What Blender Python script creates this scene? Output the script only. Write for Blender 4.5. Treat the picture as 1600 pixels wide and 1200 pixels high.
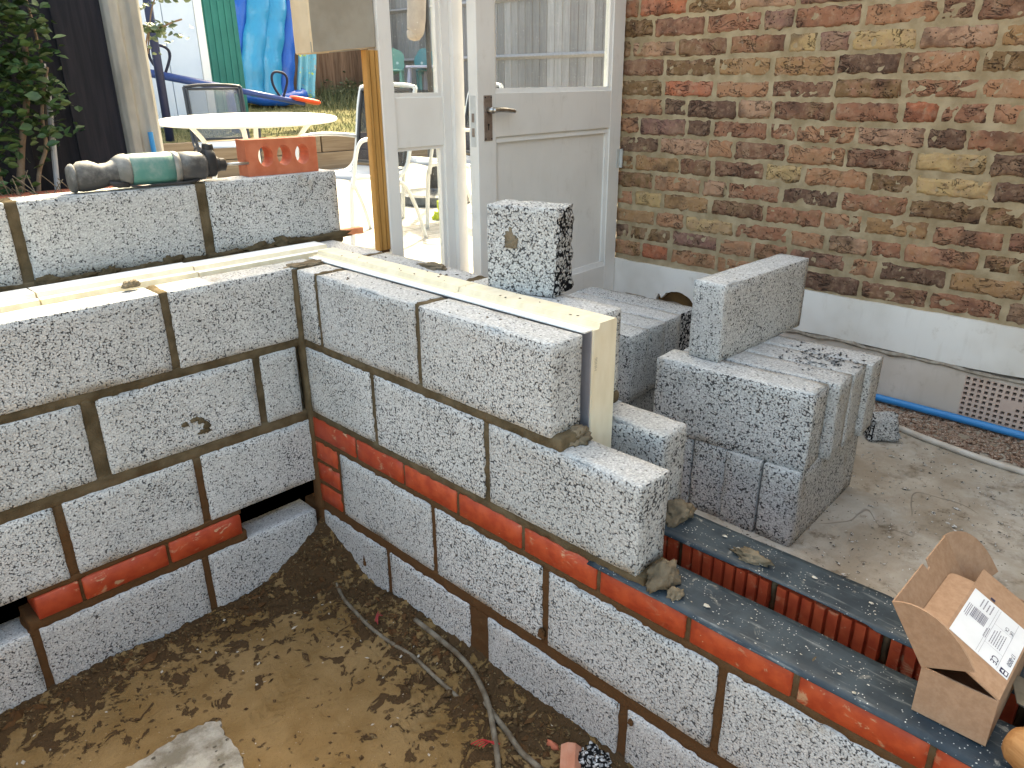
import bpy, bmesh, math, random
from math import radians as rad, sin, cos, pi
from mathutils import Vector, Matrix, noise

random.seed(7)
for o in list(bpy.data.objects):
    bpy.data.objects.remove(o)
scene = bpy.context.scene
col = scene.collection

# ------------------------------------------------------------------ camera, sky, sun, exposure
cam = bpy.data.cameras.new('camera')
cam_ob = bpy.data.objects.new('camera', cam)
col.objects.link(cam_ob)
r = Vector((-0.6992716, 0.7148299, -0.0061180))
d = Vector((0.2701435, 0.2563208, -0.9280744))
f = Vector((-0.6618472, -0.6506288, -0.3723446))
M = Matrix((( r.x, -d.x, -f.x, 1.09495), (r.y, -d.y, -f.y, 1.96696), (r.z, -d.z, -f.z, 0.50072), (0, 0, 0, 1)))
cam_ob.matrix_world = M
cam.sensor_fit = 'HORIZONTAL'
cam.angle = 2 * math.atan(800 / 1178.67)
cam.clip_start = 0.05
cam.clip_end = 300
scene.camera = cam_ob

SUN_DIR = Vector((-0.75, -0.66, 0)).normalized()      # horizontal direction towards the sun
SUN_EL = 48
world = bpy.data.worlds.new('World')
scene.world = world
world.use_nodes = True
wn = world.node_tree.nodes
wl = world.node_tree.links
bg = wn['Background']
sky = wn.new('ShaderNodeTexSky')
sky.sky_type = 'NISHITA'
sky.sun_disc = False
sky.sun_elevation = rad(SUN_EL)
sky.sun_rotation = math.atan2(SUN_DIR.x, SUN_DIR.y)
sky.air_density = 0.8
sky.dust_density = 4.0
sky.ozone_density = 0.4
wl.new(sky.outputs[0], bg.inputs[0])
bg.inputs[1].default_value = 0.15

sun = bpy.data.lights.new('sun', 'SUN')
sun.energy = 2.1
sun.angle = rad(0.53)
sun.color = (1.0, 0.95, 0.87)
sun_ob = bpy.data.objects.new('sun', sun)
col.objects.link(sun_ob)
to_sun = Vector((SUN_DIR.x * cos(rad(SUN_EL)), SUN_DIR.y * cos(rad(SUN_EL)), sin(rad(SUN_EL))))
sun_ob.rotation_euler = to_sun.to_track_quat('Z', 'Y').to_euler()
sun_ob.location = to_sun * 20

scene.view_settings.view_transform = 'Standard'
scene.view_settings.look = 'None'
scene.view_settings.gamma = 1.0
scene.view_settings.use_curve_mapping = False
scene.view_settings.exposure = 2.75
scene.view_settings.use_white_balance = True
scene.view_settings.white_balance_temperature = 8700
scene.view_settings.white_balance_tint = 1

# ------------------------------------------------------------------ material helpers
class NT:
    def __init__(self, name):
        self.m = bpy.data.materials.new(name)
        self.m.use_nodes = True
        self.t = self.m.node_tree
        self.b = self.t.nodes['Principled BSDF']
        self.out = self.t.nodes['Material Output']
    def n(self, typ, **kw):
        nd = self.t.nodes.new(typ)
        for k, v in kw.items():
            if k.startswith('i_'):
                key = k[2:]
                key = int(key) if key.isdigit() else key.replace('_', ' ')
                s = nd.inputs[key]
                if isinstance(v, bpy.types.NodeSocket):
                    self.t.links.new(v, s)
                else:
                    s.default_value = v
            else:
                setattr(nd, k, v)
        return nd
    def link(self, a, b):
        self.t.links.new(a, b)
    def pos(self):
        if not hasattr(self, '_p'):
            self._p = self.n('ShaderNodeNewGeometry').outputs['Position']
        return self._p
    def obj(self):
        return self.n('ShaderNodeTexCoord').outputs['Object']
    def scaled(self, v, s):
        return self.n('ShaderNodeVectorMath', operation='MULTIPLY', i_0=v, i_1=s).outputs[0]
    def noise(self, v, scale, detail=3, rough=0.55, dist=0.0):
        return self.n('ShaderNodeTexNoise', i_Vector=v, i_Scale=scale, i_Detail=detail, i_Roughness=rough, i_Distortion=dist).outputs['Fac']
    def voro(self, v, scale, feature='F1', out='Distance'):
        return self.n('ShaderNodeTexVoronoi', feature=feature, i_Vector=v, i_Scale=scale).outputs[out]
    def mr(self, v, a, b, c=0.0, e=1.0, smooth=True):
        nd = self.n('ShaderNodeMapRange', interpolation_type='SMOOTHSTEP' if smooth else 'LINEAR')
        self.link(v, nd.inputs['Value'])
        for k, x in (('From Min', a), ('From Max', b), ('To Min', c), ('To Max', e)):
            if isinstance(x, bpy.types.NodeSocket):
                self.link(x, nd.inputs[k])
            else:
                nd.inputs[k].default_value = x
        return nd.outputs['Result']
    def math(self, op, a, b=0.0, clamp=False):
        nd = self.n('ShaderNodeMath', operation=op, use_clamp=clamp)
        for i, x in enumerate((a, b)):
            if isinstance(x, bpy.types.NodeSocket):
                self.link(x, nd.inputs[i])
            else:
                nd.inputs[i].default_value = x
        return nd.outputs[0]
    def mix(self, fac, a, b, mode='MIX'):
        nd = self.n('ShaderNodeMix', data_type='RGBA', blend_type=mode)
        for s, x in ((nd.inputs['Factor'], fac), (nd.inputs['A'], a), (nd.inputs['B'], b)):
            pass
        for idx, x in ((0, fac), (6, a), (7, b)):
            s = nd.inputs[idx]
            if isinstance(x, bpy.types.NodeSocket):
                self.link(x, s)
            elif idx == 0:
                s.default_value = x
            else:
                s.default_value = (*x, 1.0) if len(x) == 3 else x
        return nd.outputs[2]
    def ramp(self, fac, stops, interp='LINEAR'):
        nd = self.n('ShaderNodeValToRGB')
        cr = nd.color_ramp
        cr.interpolation = interp
        while len(cr.elements) < len(stops):
            cr.elements.new(0.5)
        for e, (p, c) in zip(cr.elements, stops):
            e.position = p
            e.color = (*c, 1.0)
        self.link(fac, nd.inputs[0])
        return nd.outputs[0]
    def bump(self, h, strength=0.5, dist=0.002, normal=None):
        nd = self.n('ShaderNodeBump', i_Height=h, i_Strength=strength, i_Distance=dist)
        if normal is not None:
            self.link(normal, nd.inputs['Normal'])
        return nd.outputs[0]
    def done(self, color, rough=0.8, normal=None, spec=0.3, metal=0.0):
        for s, x in (('Base Color', color), ('Roughness', rough), ('Specular IOR Level', spec), ('Metallic', metal)):
            if isinstance(x, bpy.types.NodeSocket):
                self.link(x, self.b.inputs[s])
            elif s == 'Base Color':
                self.b.inputs[s].default_value = (*x, 1.0)
            else:
                self.b.inputs[s].default_value = x
        if normal is not None:
            self.link(normal, self.b.inputs['Normal'])
        return self.m


def simple(name, c1, c2=None, scale=20, rough=0.7, bump=0.2, bscale=None, dist=0.002, spec=0.3, metal=0.0, stretch=None, obj=True, detail=4):
    t = NT(name)
    v = t.obj() if obj else t.pos()
    if stretch:
        v = t.scaled(v, stretch)
    nf = t.noise(v, scale, detail)
    c = t.mix(t.mr(nf, 0.3, 0.7), c1, c2 or c1)
    nb = t.noise(v, bscale or scale * 4, 4)
    return t.done(c, rough, t.bump(nb, bump, dist) if bump else None, spec, metal)


def aggregate(name, base, light=(0.50, 0.505, 0.50), scale=135, dark=(0.040, 0.040, 0.043), stain=True, fill=0.5):
    """lightweight aggregate concrete: pale round granules with dark gaps where they meet; a low base leaves the face more open"""
    t = NT(name)
    p = t.pos()
    warp = t.n('ShaderNodeTexNoise', i_Vector=p, i_Scale=60.0, i_Detail=2.0).outputs['Color']
    pv = t.n('ShaderNodeVectorMath', operation='MULTIPLY_ADD', i_0=warp, i_1=(0.006, 0.006, 0.006), i_2=p).outputs[0]
    rnd = t.n('ShaderNodeObjectInfo').outputs['Random']
    v1 = t.n('ShaderNodeTexVoronoi', feature='F1', i_Vector=pv, i_Scale=scale)
    d1 = v1.outputs['Distance']
    d2 = t.voro(pv, scale * 2.1)
    sep = t.n('ShaderNodeSeparateColor', i_0=v1.outputs['Color'])
    big = t.noise(p, 8, 3)
    mid = t.noise(p, 85, 2, 0.5)
    var = t.math('ADD', t.math('MULTIPLY', t.math('SUBTRACT', 0.5, mid), 0.62), t.math('MULTIPLY', t.math('SUBTRACT', 0.5, big), 0.30))
    var = t.math('ADD', var, t.math('MULTIPLY', t.math('SUBTRACT', 0.5, rnd), 0.05))
    thr = t.math('ADD', var, base)                                     # low threshold = many gaps
    pit = t.mr(t.math('SUBTRACT', d1, thr), -0.05, 0.07, 1.0, 0.0)     # 1 on granules, 0 in gaps
    pit2 = t.mr(t.math('SUBTRACT', d2, t.math('ADD', thr, 0.03)), -0.05, 0.08, 1.0, 0.25)
    gran = t.mix(sep.outputs['Red'], tuple(x * 0.82 for x in light), tuple(min(1, x * 1.16) for x in light))
    gran = t.mix(t.mr(t.noise(p, 3.4, 5, 0.6), 0.36, 0.70), gran, (0.88, 0.885, 0.88), 'MULTIPLY')
    gran = t.mix(t.mr(d1, 0.25, 0.75, 0.0, 0.36), gran, (0.20, 0.20, 0.20))
    if stain:
        s = t.mr(t.noise(p, 6.5, 5, 0.62), 0.63, 0.72)
        gran = t.mix(t.math('MULTIPLY', s, 0.42), gran, (0.30, 0.23, 0.15))
        s2 = t.mr(t.noise(t.scaled(p, (1, 1, 0.25)), 30, 4, 0.6), 0.66, 0.74)
        gran = t.mix(t.math('MULTIPLY', s2, 0.22), gran, (0.26, 0.19, 0.12))
    tone = t.mr(rnd, 0, 1, 0.90, 1.05, False)
    gran = t.mix(1.0, gran, t.n('ShaderNodeCombineColor', i_0=tone, i_1=tone, i_2=tone).outputs[0], 'MULTIPLY')
    c = t.mix(pit2, (0.13, 0.13, 0.13), gran)
    c = t.mix(pit, dark, c)
    dome = t.math('SUBTRACT', 1.0, t.math('MULTIPLY', d1, d1))
    hgt = t.math('ADD', t.math('MULTIPLY', pit, 0.8), t.math('ADD', t.math('MULTIPLY', dome, 0.45), t.math('MULTIPLY', pit2, 0.25)))
    nb = t.bump(hgt, 0.7, 0.0028)
    return t.done(c, 0.92, nb, 0.15)


def red_brick_mat(name):
    t = NT(name)
    p = t.pos()
    rnd = t.n('ShaderNodeObjectInfo').outputs['Random']
    c = t.mix(t.mr(t.noise(p, 30, 4), 0.3, 0.7), (0.34, 0.042, 0.016), (0.47, 0.078, 0.028))
    c = t.mix(t.mr(rnd, 0, 1, 0, 0.4, False), c, (0.28, 0.030, 0.014))
    smear = t.mr(t.noise(t.scaled(p, (1, 1.0, 1.6)), 26, 5, 0.62, 0.6), 0.57, 0.67)
    smear = t.math('MULTIPLY', smear, t.mr(t.noise(p, 5, 2), 0.40, 0.6))
    c = t.mix(t.math('MULTIPLY', smear, 0.75), c, (0.52, 0.36, 0.22))
    dots = t.mr(t.voro(p, 60), 0.09, 0.05)
    dots = t.math('MULTIPLY', dots, t.mr(t.noise(p, 14, 2), 0.52, 0.62))
    c = t.mix(dots, c, (0.62, 0.45, 0.3))
    return t.done(c, 0.5, t.bump(t.noise(p, 160, 4), 0.25, 0.001), 0.4)


def mortar_mat(name, a=(0.072, 0.053, 0.030), b=(0.138, 0.105, 0.064), low=None):
    t = NT(name)
    p = t.pos()
    n1 = t.noise(p, 16, 4)
    c = t.mix(t.mr(n1, 0.3, 0.7), a, b)
    if low:                                            # the lower joints were laid with a redder mix
        z = t.n('ShaderNodeSeparateXYZ', i_0=p).outputs[2]
        zz = t.math('ADD', z, t.math('MULTIPLY', n1, 0.06))
        c = t.mix(t.mr(zz, -0.55, -0.40, 1, 0), c, low)
    g = t.noise(p, 260, 3)
    return t.done(c, 0.95, t.bump(t.math('ADD', g, t.math('MULTIPLY', t.noise(p, 60, 3), 1.5)), 0.6, 0.003), 0.12)


def stock_brick_mat(name):
    t = NT(name)
    p = t.pos()
    rnd = t.n('ShaderNodeObjectInfo').outputs['Random']
    base = t.ramp(rnd, [(0.0, (0.155, 0.088, 0.060)), (0.09, (0.215, 0.105, 0.068)), (0.19, (0.33, 0.150, 0.090)), (0.33, (0.41, 0.205, 0.115)),
                        (0.46, (0.215, 0.125, 0.062)), (0.56, (0.36, 0.205, 0.10)), (0.66, (0.44, 0.255, 0.165)), (0.78, (0.27, 0.140, 0.110)),
                        (0.87, (0.45, 0.150, 0.080)), (0.94, (0.50, 0.34, 0.165))], 'CONSTANT')
    second = t.ramp(t.math('FRACT', t.math('MULTIPLY', rnd, 7.3)), [(0.0, (0.36, 0.22, 0.14)), (0.3, (0.14, 0.07, 0.05)), (0.55, (0.40, 0.19, 0.13)), (0.8, (0.24, 0.15, 0.08))], 'CONSTANT')
    n1 = t.noise(p, 13, 5, 0.65, 0.6)
    c = t.mix(t.mr(n1, 0.42, 0.66), base, t.mix(0.62, base, second))
    c = t.mix(t.mr(t.noise(p, 34, 5, 0.7), 0.45, 0.75), c, t.mix(0.5, c, (0.50, 0.33, 0.22)))
    c = t.mix(t.math('MULTIPLY', t.mr(t.noise(p, 8, 4), 0.54, 0.7), 0.6), c, (0.085, 0.048, 0.036))
    fold = t.n('ShaderNodeTexNoise', noise_type='RIDGED_MULTIFRACTAL', i_Vector=t.scaled(p, (1, 0.75, 1.6)), i_Scale=17.0, i_Detail=4.0, i_Distortion=0.9).outputs['Fac']
    deep = t.mr(fold, 0.55, 1.3)
    c = t.mix(t.math('MULTIPLY', deep, 0.22), c, (0.60, 0.44, 0.32))
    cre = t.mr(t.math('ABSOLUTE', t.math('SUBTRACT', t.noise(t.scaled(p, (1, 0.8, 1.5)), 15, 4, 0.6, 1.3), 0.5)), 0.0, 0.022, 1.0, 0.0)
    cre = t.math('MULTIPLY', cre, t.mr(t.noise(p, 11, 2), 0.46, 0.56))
    c = t.mix(t.math('MULTIPLY', cre, 0.6), c, (0.05, 0.03, 0.024))  # creases darkened in colour, standing in for weak bump shading
    speck = t.mr(t.voro(p, 90), 0.24, 0.14)
    speck = t.math('MULTIPLY', speck, t.mr(t.noise(p, 36, 2), 0.50, 0.58))
    c = t.mix(t.math('MULTIPLY', speck, 0.9), c, (0.025, 0.017, 0.014))
    pale = t.mr(t.noise(p, 30, 6, 0.75, 1.2), 0.59, 0.70)
    c = t.mix(t.math('MULTIPLY', pale, 0.42), c, (0.56, 0.45, 0.34))
    h = t.math('ADD', t.math('MULTIPLY', fold, 0.6), t.math('ADD', t.math('MULTIPLY', speck, -0.7), t.math('MULTIPLY', cre, -1.0)))
    h = t.math('ADD', h, t.math('MULTIPLY', t.noise(p, 70, 5, 0.7), 0.8))
    return t.done(c, 0.9, t.bump(h, 1.0, 0.007), 0.2)


def painted(name, c=(0.66, 0.655, 0.63), dirt=(0.40, 0.36, 0.30), amount=0.35, rough=0.45):
    t = NT(name)
    p = t.pos()
    s = t.mr(t.noise(p, 11, 6, 0.65), 0.58, 0.78)
    col_ = t.mix(t.math('MULTIPLY', s, amount), c, dirt)
    col_ = t.mix(t.math('MULTIPLY', t.mr(t.noise(p, 2.3, 4), 0.4, 0.7), 0.22 * amount / 0.35), col_, dirt)
    col_ = t.mix(t.math('MULTIPLY', t.mr(t.noise(t.scaled(p, (1, 1, 0.2)), 45, 3), 0.55, 0.75), 0.12), col_, dirt)
    chip = t.mr(t.noise(p, 85, 3), 0.76, 0.79)
    col_ = t.mix(t.math('MULTIPLY', chip, 0.5), col_, (0.2, 0.17, 0.14))
    return t.done(col_, rough, t.bump(t.noise(t.scaled(p, (1, 1, 0.25)), 90, 3), 0.12, 0.001), 0.4)


def wood_mat(name, a, b, scale=14, rough=0.75, along='Z', dark=0.0):
    t = NT(name)
    st = {'Z': (1, 1, 0.06), 'X': (0.06, 1, 1), 'Y': (1, 0.06, 1)}[along]
    p = t.scaled(t.obj(), st)
    rnd = t.n('ShaderNodeObjectInfo').outputs['Random']
    pr = t.n('ShaderNodeVectorMath', operation='ADD', i_0=p, i_1=t.n('ShaderNodeCombineXYZ', i_0=t.math('MULTIPLY', rnd, 9.0), i_1=rnd).outputs[0]).outputs[0]
    g = t.noise(pr, scale * 5, 5, 0.6, 0.6)
    c = t.mix(t.mr(g, 0.3, 0.7), a, b)
    tone = t.mr(rnd, 0, 1, 0.72, 1.18, False)
    c = t.mix(1.0, c, t.n('ShaderNodeCombineColor', i_0=tone, i_1=tone, i_2=tone).outputs[0], 'MULTIPLY')
    return t.done(c, rough, t.bump(g, 0.4, 0.002), 0.25)


def glass_mat(name):
    t = NT(name)
    tr = t.n('ShaderNodeBsdfTransparent')
    tr.inputs[0].default_value = (0.93, 0.95, 0.95, 1)
    gl = t.n('ShaderNodeBsdfGlossy')
    gl.inputs['Roughness'].default_value = 0.02
    lw = t.n('ShaderNodeLayerWeight', i_Blend=0.5).outputs['Facing']
    frf = t.math('ADD', 0.035, t.math('MULTIPLY', t.math('POWER', lw, 5.0), 0.9))
    m1 = t.n('ShaderNodeMixShader')
    t.link(frf, m1.inputs[0]); t.link(tr.outputs[0], m1.inputs[1]); t.link(gl.outputs[0], m1.inputs[2])
    df = t.n('ShaderNodeBsdfDiffuse')
    df.inputs[0].default_value = (0.75, 0.74, 0.70, 1)
    p = t.pos()
    dust = t.math('ADD', t.mr(t.noise(t.scaled(p, (1, 1, 0.35)), 22, 5, 0.7), 0.45, 0.8, 0.02, 0.10), t.math('MULTIPLY', t.mr(t.voro(p, 42), 0.07, 0.04), 0.8), clamp=True)
    m2 = t.n('ShaderNodeMixShader')
    t.link(dust, m2.inputs[0]); t.link(m1.outputs[0], m2.inputs[1]); t.link(df.outputs[0], m2.inputs[2])
    t.link(m2.outputs[0], t.out.inputs[0])
    return t.m


# ------------------------------------------------------------------ materials
M_BLOCK = aggregate('aggregate_block', 0.735, light=(0.57, 0.575, 0.565), scale=225, dark=(0.065, 0.065, 0.067))
M_BLOCK_TOP = aggregate('aggregate_trowelled', 0.86, light=(0.57, 0.575, 0.57), scale=200, dark=(0.07, 0.07, 0.073))
M_BLOCK_ROUGH = aggregate('aggregate_block_open', 0.705, light=(0.57, 0.575, 0.565), scale=195, dark=(0.065, 0.065, 0.067))
M_BROKEN = aggregate('aggregate_broken', 0.52, light=(0.58, 0.58, 0.58), scale=110, dark=(0.008, 0.008, 0.009), stain=False)
M_RED = red_brick_mat('red_facing_brick')
M_MORTAR = mortar_mat('brown_mortar', low=(0.100, 0.050, 0.022))
M_MORTAR_NEW = mortar_mat('fresh_mortar', (0.115, 0.090, 0.060), (0.225, 0.180, 0.125))
M_OLD_MORTAR = mortar_mat('buff_mortar', (0.30, 0.225, 0.135), (0.44, 0.345, 0.225))
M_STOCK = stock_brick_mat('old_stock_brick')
M_PAINT = painted('old_white_paint', (0.79, 0.77, 0.735), amount=0.3)
M_PAINT2 = painted('stained_white_plaster', (0.82, 0.79, 0.745), (0.42, 0.34, 0.25), 0.62, 0.7)
M_RENDER = painted('pinkish_cement_render', (0.70, 0.61, 0.54), (0.36, 0.28, 0.20), 0.6, 0.85)
M_GLASS = glass_mat('dusty_glass')
M_DARK = simple('dark_void', (0.012, 0.010, 0.009), bump=0)
M_BLACK = simple('black_plastic', (0.022, 0.022, 0.024), (0.035, 0.034, 0.034), 30, 0.5, 0.1)
M_STEEL = simple('steel', (0.50, 0.49, 0.47), (0.38, 0.36, 0.34), 40, 0.32, 0.05, metal=1.0)
M_BRONZE = simple('worn_bronze_plate', (0.36, 0.30, 0.26), (0.26, 0.20, 0.17), 60, 0.45, 0.05, metal=0.6)


# ------------------------------------------------------------------ mesh helpers
class MB:
    def __init__(self):
        self.v = []; self.f = []; self.mi = []
    def add(self, vs, fs, mi=0):
        o = len(self.v)
        self.v += [tuple(x) for x in vs]
        self.f += [tuple(i + o for i in q) for q in fs]
        self.mi += [mi] * len(fs)
    def box(self, x0, x1, y0, y1, z0, z1, mi=0):
        self.add([(x0, y0, z0), (x1, y0, z0), (x1, y1, z0), (x0, y1, z0), (x0, y0, z1), (x1, y0, z1), (x1, y1, z1), (x0, y1, z1)],
                 [(3, 2, 1, 0), (4, 5, 6, 7), (0, 1, 5, 4), (1, 2, 6, 5), (2, 3, 7, 6), (3, 0, 4, 7)], mi)
    def hexa(self, pts, mi=0):
        self.add(pts, [(3, 2, 1, 0), (4, 5, 6, 7), (0, 1, 5, 4), (1, 2, 6, 5), (2, 3, 7, 6), (3, 0, 4, 7)], mi)
    def tube(self, pts, rad_, n=8, mi=0, caps=True, flat=1.0):
        pts = [Vector(p) for p in pts]
        rr = rad_ if isinstance(rad_, (list, tuple)) else [rad_] * len(pts)
        ring = []
        up = Vector((0.13, 0.21, 1)).normalized()
        side = None
        for i, p in enumerate(pts):
            if i == 0: tg = pts[1] - p
            elif i == len(pts) - 1: tg = p - pts[i - 1]
            else: tg = (pts[i + 1] - pts[i - 1])
            tg.normalize()
            if side is None:
                side = tg.cross(up)
                if side.length < 0.2: side = tg.cross(Vector((1, 0, 0)))
            side = (side - tg * side.dot(tg)).normalized()
            u2 = side.cross(tg).normalized()
            ring.append([p + (side * cos(2 * pi * k / n) + u2 * sin(2 * pi * k / n) * flat) * rr[i] for k in range(n)])
        vs = [q for rg in ring for q in rg]
        fs = []
        for i in range(len(pts) - 1):
            for k in range(n):
                fs.append((i * n + k, i * n + (k + 1) % n, (i + 1) * n + (k + 1) % n, (i + 1) * n + k))
        if caps:
            fs.append(tuple(range(n - 1, -1, -1)))
            fs.append(tuple((len(pts) - 1) * n + k for k in range(n)))
        self.add(vs, fs, mi)
    def lathe(self, prof, n=24, c=(0, 0, 0), mi=0):
        vs = []; fs = []
        for (rr, z) in prof:
            for k in range(n):
                vs.append((c[0] + rr * cos(2 * pi * k / n), c[1] + rr * sin(2 * pi * k / n), c[2] + z))
        for i in range(len(prof) - 1):
            for k in range(n):
                fs.append((i * n + k, i * n + (k + 1) % n, (i + 1) * n + (k + 1) % n, (i + 1) * n + k))
        fs.append(tuple(range(n - 1, -1, -1)))
        fs.append(tuple((len(prof) - 1) * n + k for k in range(n)))
        self.add(vs, fs, mi)
    def prism(self, poly, ax, a0, a1, mi=0):
        """extrude a 2-D outline along an axis; poly gives the two other coordinates in order"""
        def P(u, v, w):
            return {'X': (w, u, v), 'Y': (u, w, v), 'Z': (u, v, w)}[ax]
        n = len(poly)
        vs = [P(u, v, a0) for u, v in poly] + [P(u, v, a1) for u, v in poly]
        fs = [(i, (i + 1) % n, n + (i + 1) % n, n + i) for i in range(n)]
        fs.append(tuple(range(n - 1, -1, -1))); fs.append(tuple(range(n, 2 * n)))
        self.add(vs, fs, mi)
    def rough(self, x0, x1, y0, y1, z0, z1, step=0.024, amp=0.0012, edge=0.005, chip=0.0, seed=0, mi=0, mface=None, nsc=28):
        """a box on a lattice, edges slightly worn, faces slightly uneven"""
        def coords(a, b):
            L = b - a
            e = min(edge, L * 0.25)
            n = max(1, int(round((L - 2 * e) / step)))
            return [a] + [a + e + (L - 2 * e) * i / n for i in range(n + 1)] + [b]
        xs, ys, zs = coords(x0, x1), coords(y0, y1), coords(z0, z1)
        nx, ny, nz = len(xs) - 1, len(ys) - 1, len(zs) - 1
        idx = {}; vs = []; fs = []; ms = []
        so = Vector((seed * 3.17, seed * 1.73, seed * 5.31))
        def vid(i, j, k):
            key = (i, j, k)
            if key in idx: return idx[key]
            p = Vector((xs[i], ys[j], zs[k]))
            nrm = Vector((-(i == 0) + (i == nx), -(j == 0) + (j == ny), -(k == 0) + (k == nz)))
            cnt = abs(nrm.x) + abs(nrm.y) + abs(nrm.z)
            q = p + so
            if cnt > 1:
                w = edge * 0.42 + abs(noise.noise(q * 40)) * edge * 0.5
                if chip:
                    w += max(0.0, noise.noise(q * 14) - 0.22) * chip
                p -= nrm * w
            p += nrm * (noise.noise(q * nsc) * amp + noise.noise(q * nsc * 2.7) * amp * 0.5) / max(1, cnt)
            idx[key] = len(vs); vs.append(p)
            return idx[key]
        def quad(a, b, c, dd, m):
            fs.append((vid(*a), vid(*b), vid(*c), vid(*dd))); ms.append(m)
        mf = mface or {}
        for i in range(nx):
            for j in range(ny):
                quad((i, j, 0), (i, j + 1, 0), (i + 1, j + 1, 0), (i + 1, j, 0), mf.get('z0', mi))
                quad((i, j, nz), (i + 1, j, nz), (i + 1, j + 1, nz), (i, j + 1, nz), mf.get('z1', mi))
        for i in range(nx):
            for k in range(nz):
                quad((i, 0, k), (i + 1, 0, k), (i + 1, 0, k + 1), (i, 0, k + 1), mf.get('y0', mi))
                quad((i, ny, k), (i, ny, k + 1), (i + 1, ny, k + 1), (i + 1, ny, k), mf.get('y1', mi))
        for j in range(ny):
            for k in range(nz):
                quad((0, j, k), (0, j, k + 1), (0, j + 1, k + 1), (0, j + 1, k), mf.get('x0', mi))
                quad((nx, j, k), (nx, j + 1, k), (nx, j + 1, k + 1), (nx, j, k + 1), mf.get('x1', mi))
        o = len(self.v)
        self.v += [tuple(p) for p in vs]
        self.f += [tuple(i + o for i in q) for q in fs]
        self.mi += ms
    def xform(self, m):
        self.v = [tuple(m @ Vector(p)) for p in self.v]
        return self
    def build(self, name, mats, parent=None, smooth=False, bevel=0.0, kind=None):
        me = bpy.data.meshes.new(name)
        me.from_pydata(self.v, [], self.f)
        mats = mats if isinstance(mats, (list, tuple)) else [mats]
        for m in mats: me.materials.append(m)
        if len(mats) > 1: me.polygons.foreach_set('material_index', self.mi)
        if smooth: me.polygons.foreach_set('use_smooth', [True] * len(me.polygons))
        me.update()
        o = bpy.data.objects.new(name, me)
        col.objects.link(o)
        if parent is not None: o.parent = parent
        if bevel:
            b = o.modifiers.new('bevel', 'BEVEL'); b.width = bevel; b.segments = 2; b.limit_method = 'ANGLE'
        if kind: o['kind'] = kind
        return o


def tag(o, label, cat, group=None):
    o['label'] = label; o['category'] = cat
    if group: o['group'] = group
    return o

def empty(name, loc=(0, 0, 0), rz=0.0, label=None, cat=None, group=None):
    o = bpy.data.objects.new(name, None)
    o.empty_display_size = 0.1
    col.objects.link(o)
    o.location = loc; o.rotation_euler = (0, 0, rz)
    if label: tag(o, label, cat, group)
    return o

def bez(pts, n=8):
    """Catmull-Rom through points"""
    P = [Vector(p) for p in pts]
    out = []
    for i in range(len(P) - 1):
        a = P[max(0, i - 1)]; b = P[i]; c = P[i + 1]; e = P[min(len(P) - 1, i + 2)]
        for k in range(n):
            t = k / n
            out.append(0.5 * ((2 * b) + (c - a) * t + (2 * a - 5 * b + 4 * c - e) * t * t + (3 * b - a - 3 * c + e) * t ** 3))
    out.append(P[-1])
    return out

SEED = [0]
def seed():
    SEED[0] += 1
    return SEED[0]

def grid_sheet(name, xs, ys, hf, mat, parent=None, kind=None, smooth=True):
    vs = [(x, y, hf(x, y)) for y in ys for x in xs]
    n = len(xs)
    fs = [(j * n + i, j * n + i + 1, (j + 1) * n + i + 1, (j + 1) * n + i) for j in range(len(ys) - 1) for i in range(n - 1)]
    mb = MB(); mb.add(vs, fs)
    return mb.build(name, mat, parent, smooth, kind=kind)

def lin(a, b, n):
    return [a + (b - a) * i / n for i in range(n + 1)]


# ------------------------------------------------------------------ ground
def soil_mat():
    t = NT('sandy_soil')
    p = t.pos()
    n1 = t.noise(p, 5, 5, 0.6)
    c = t.mix(t.mr(n1, 0.3, 0.7), (0.180, 0.106, 0.040), (0.255, 0.165, 0.076))
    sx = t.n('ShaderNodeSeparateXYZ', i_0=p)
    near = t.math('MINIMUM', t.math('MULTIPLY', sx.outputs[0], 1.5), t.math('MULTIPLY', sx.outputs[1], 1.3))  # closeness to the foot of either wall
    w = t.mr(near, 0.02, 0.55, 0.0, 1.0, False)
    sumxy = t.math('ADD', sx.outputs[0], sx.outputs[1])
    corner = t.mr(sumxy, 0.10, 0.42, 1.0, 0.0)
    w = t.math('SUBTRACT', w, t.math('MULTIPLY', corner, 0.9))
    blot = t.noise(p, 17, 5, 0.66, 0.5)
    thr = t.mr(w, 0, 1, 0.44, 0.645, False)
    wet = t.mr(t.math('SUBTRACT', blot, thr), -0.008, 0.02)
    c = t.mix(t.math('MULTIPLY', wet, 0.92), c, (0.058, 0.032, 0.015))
    spots = t.mr(t.voro(p, 34), 0.30, 0.22)
    spots = t.math('MULTIPLY', spots, t.mr(t.noise(p, 11, 2), t.mr(w, 0, 1, 0.40, 0.62, False), t.mr(w, 0, 1, 0.46, 0.68, False)))
    c = t.mix(t.math('MULTIPLY', spots, 0.8), c, (0.07, 0.04, 0.018))
    pale = t.mr(t.noise(p, 150, 2), 0.72, 0.76)
    c = t.mix(t.math('MULTIPLY', pale, 0.5), c, (0.5, 0.46, 0.4))
    h = t.math('ADD', t.math('MULTIPLY', wet, 0.6), t.math('ADD', t.noise(p, 45, 5), t.math('MULTIPLY', t.noise(p, 300, 2), 0.35)))
    return t.done(c, t.mr(wet, 0, 1, 0.95, 0.8), t.bump(h, 1.0, 0.009), 0.15)

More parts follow.
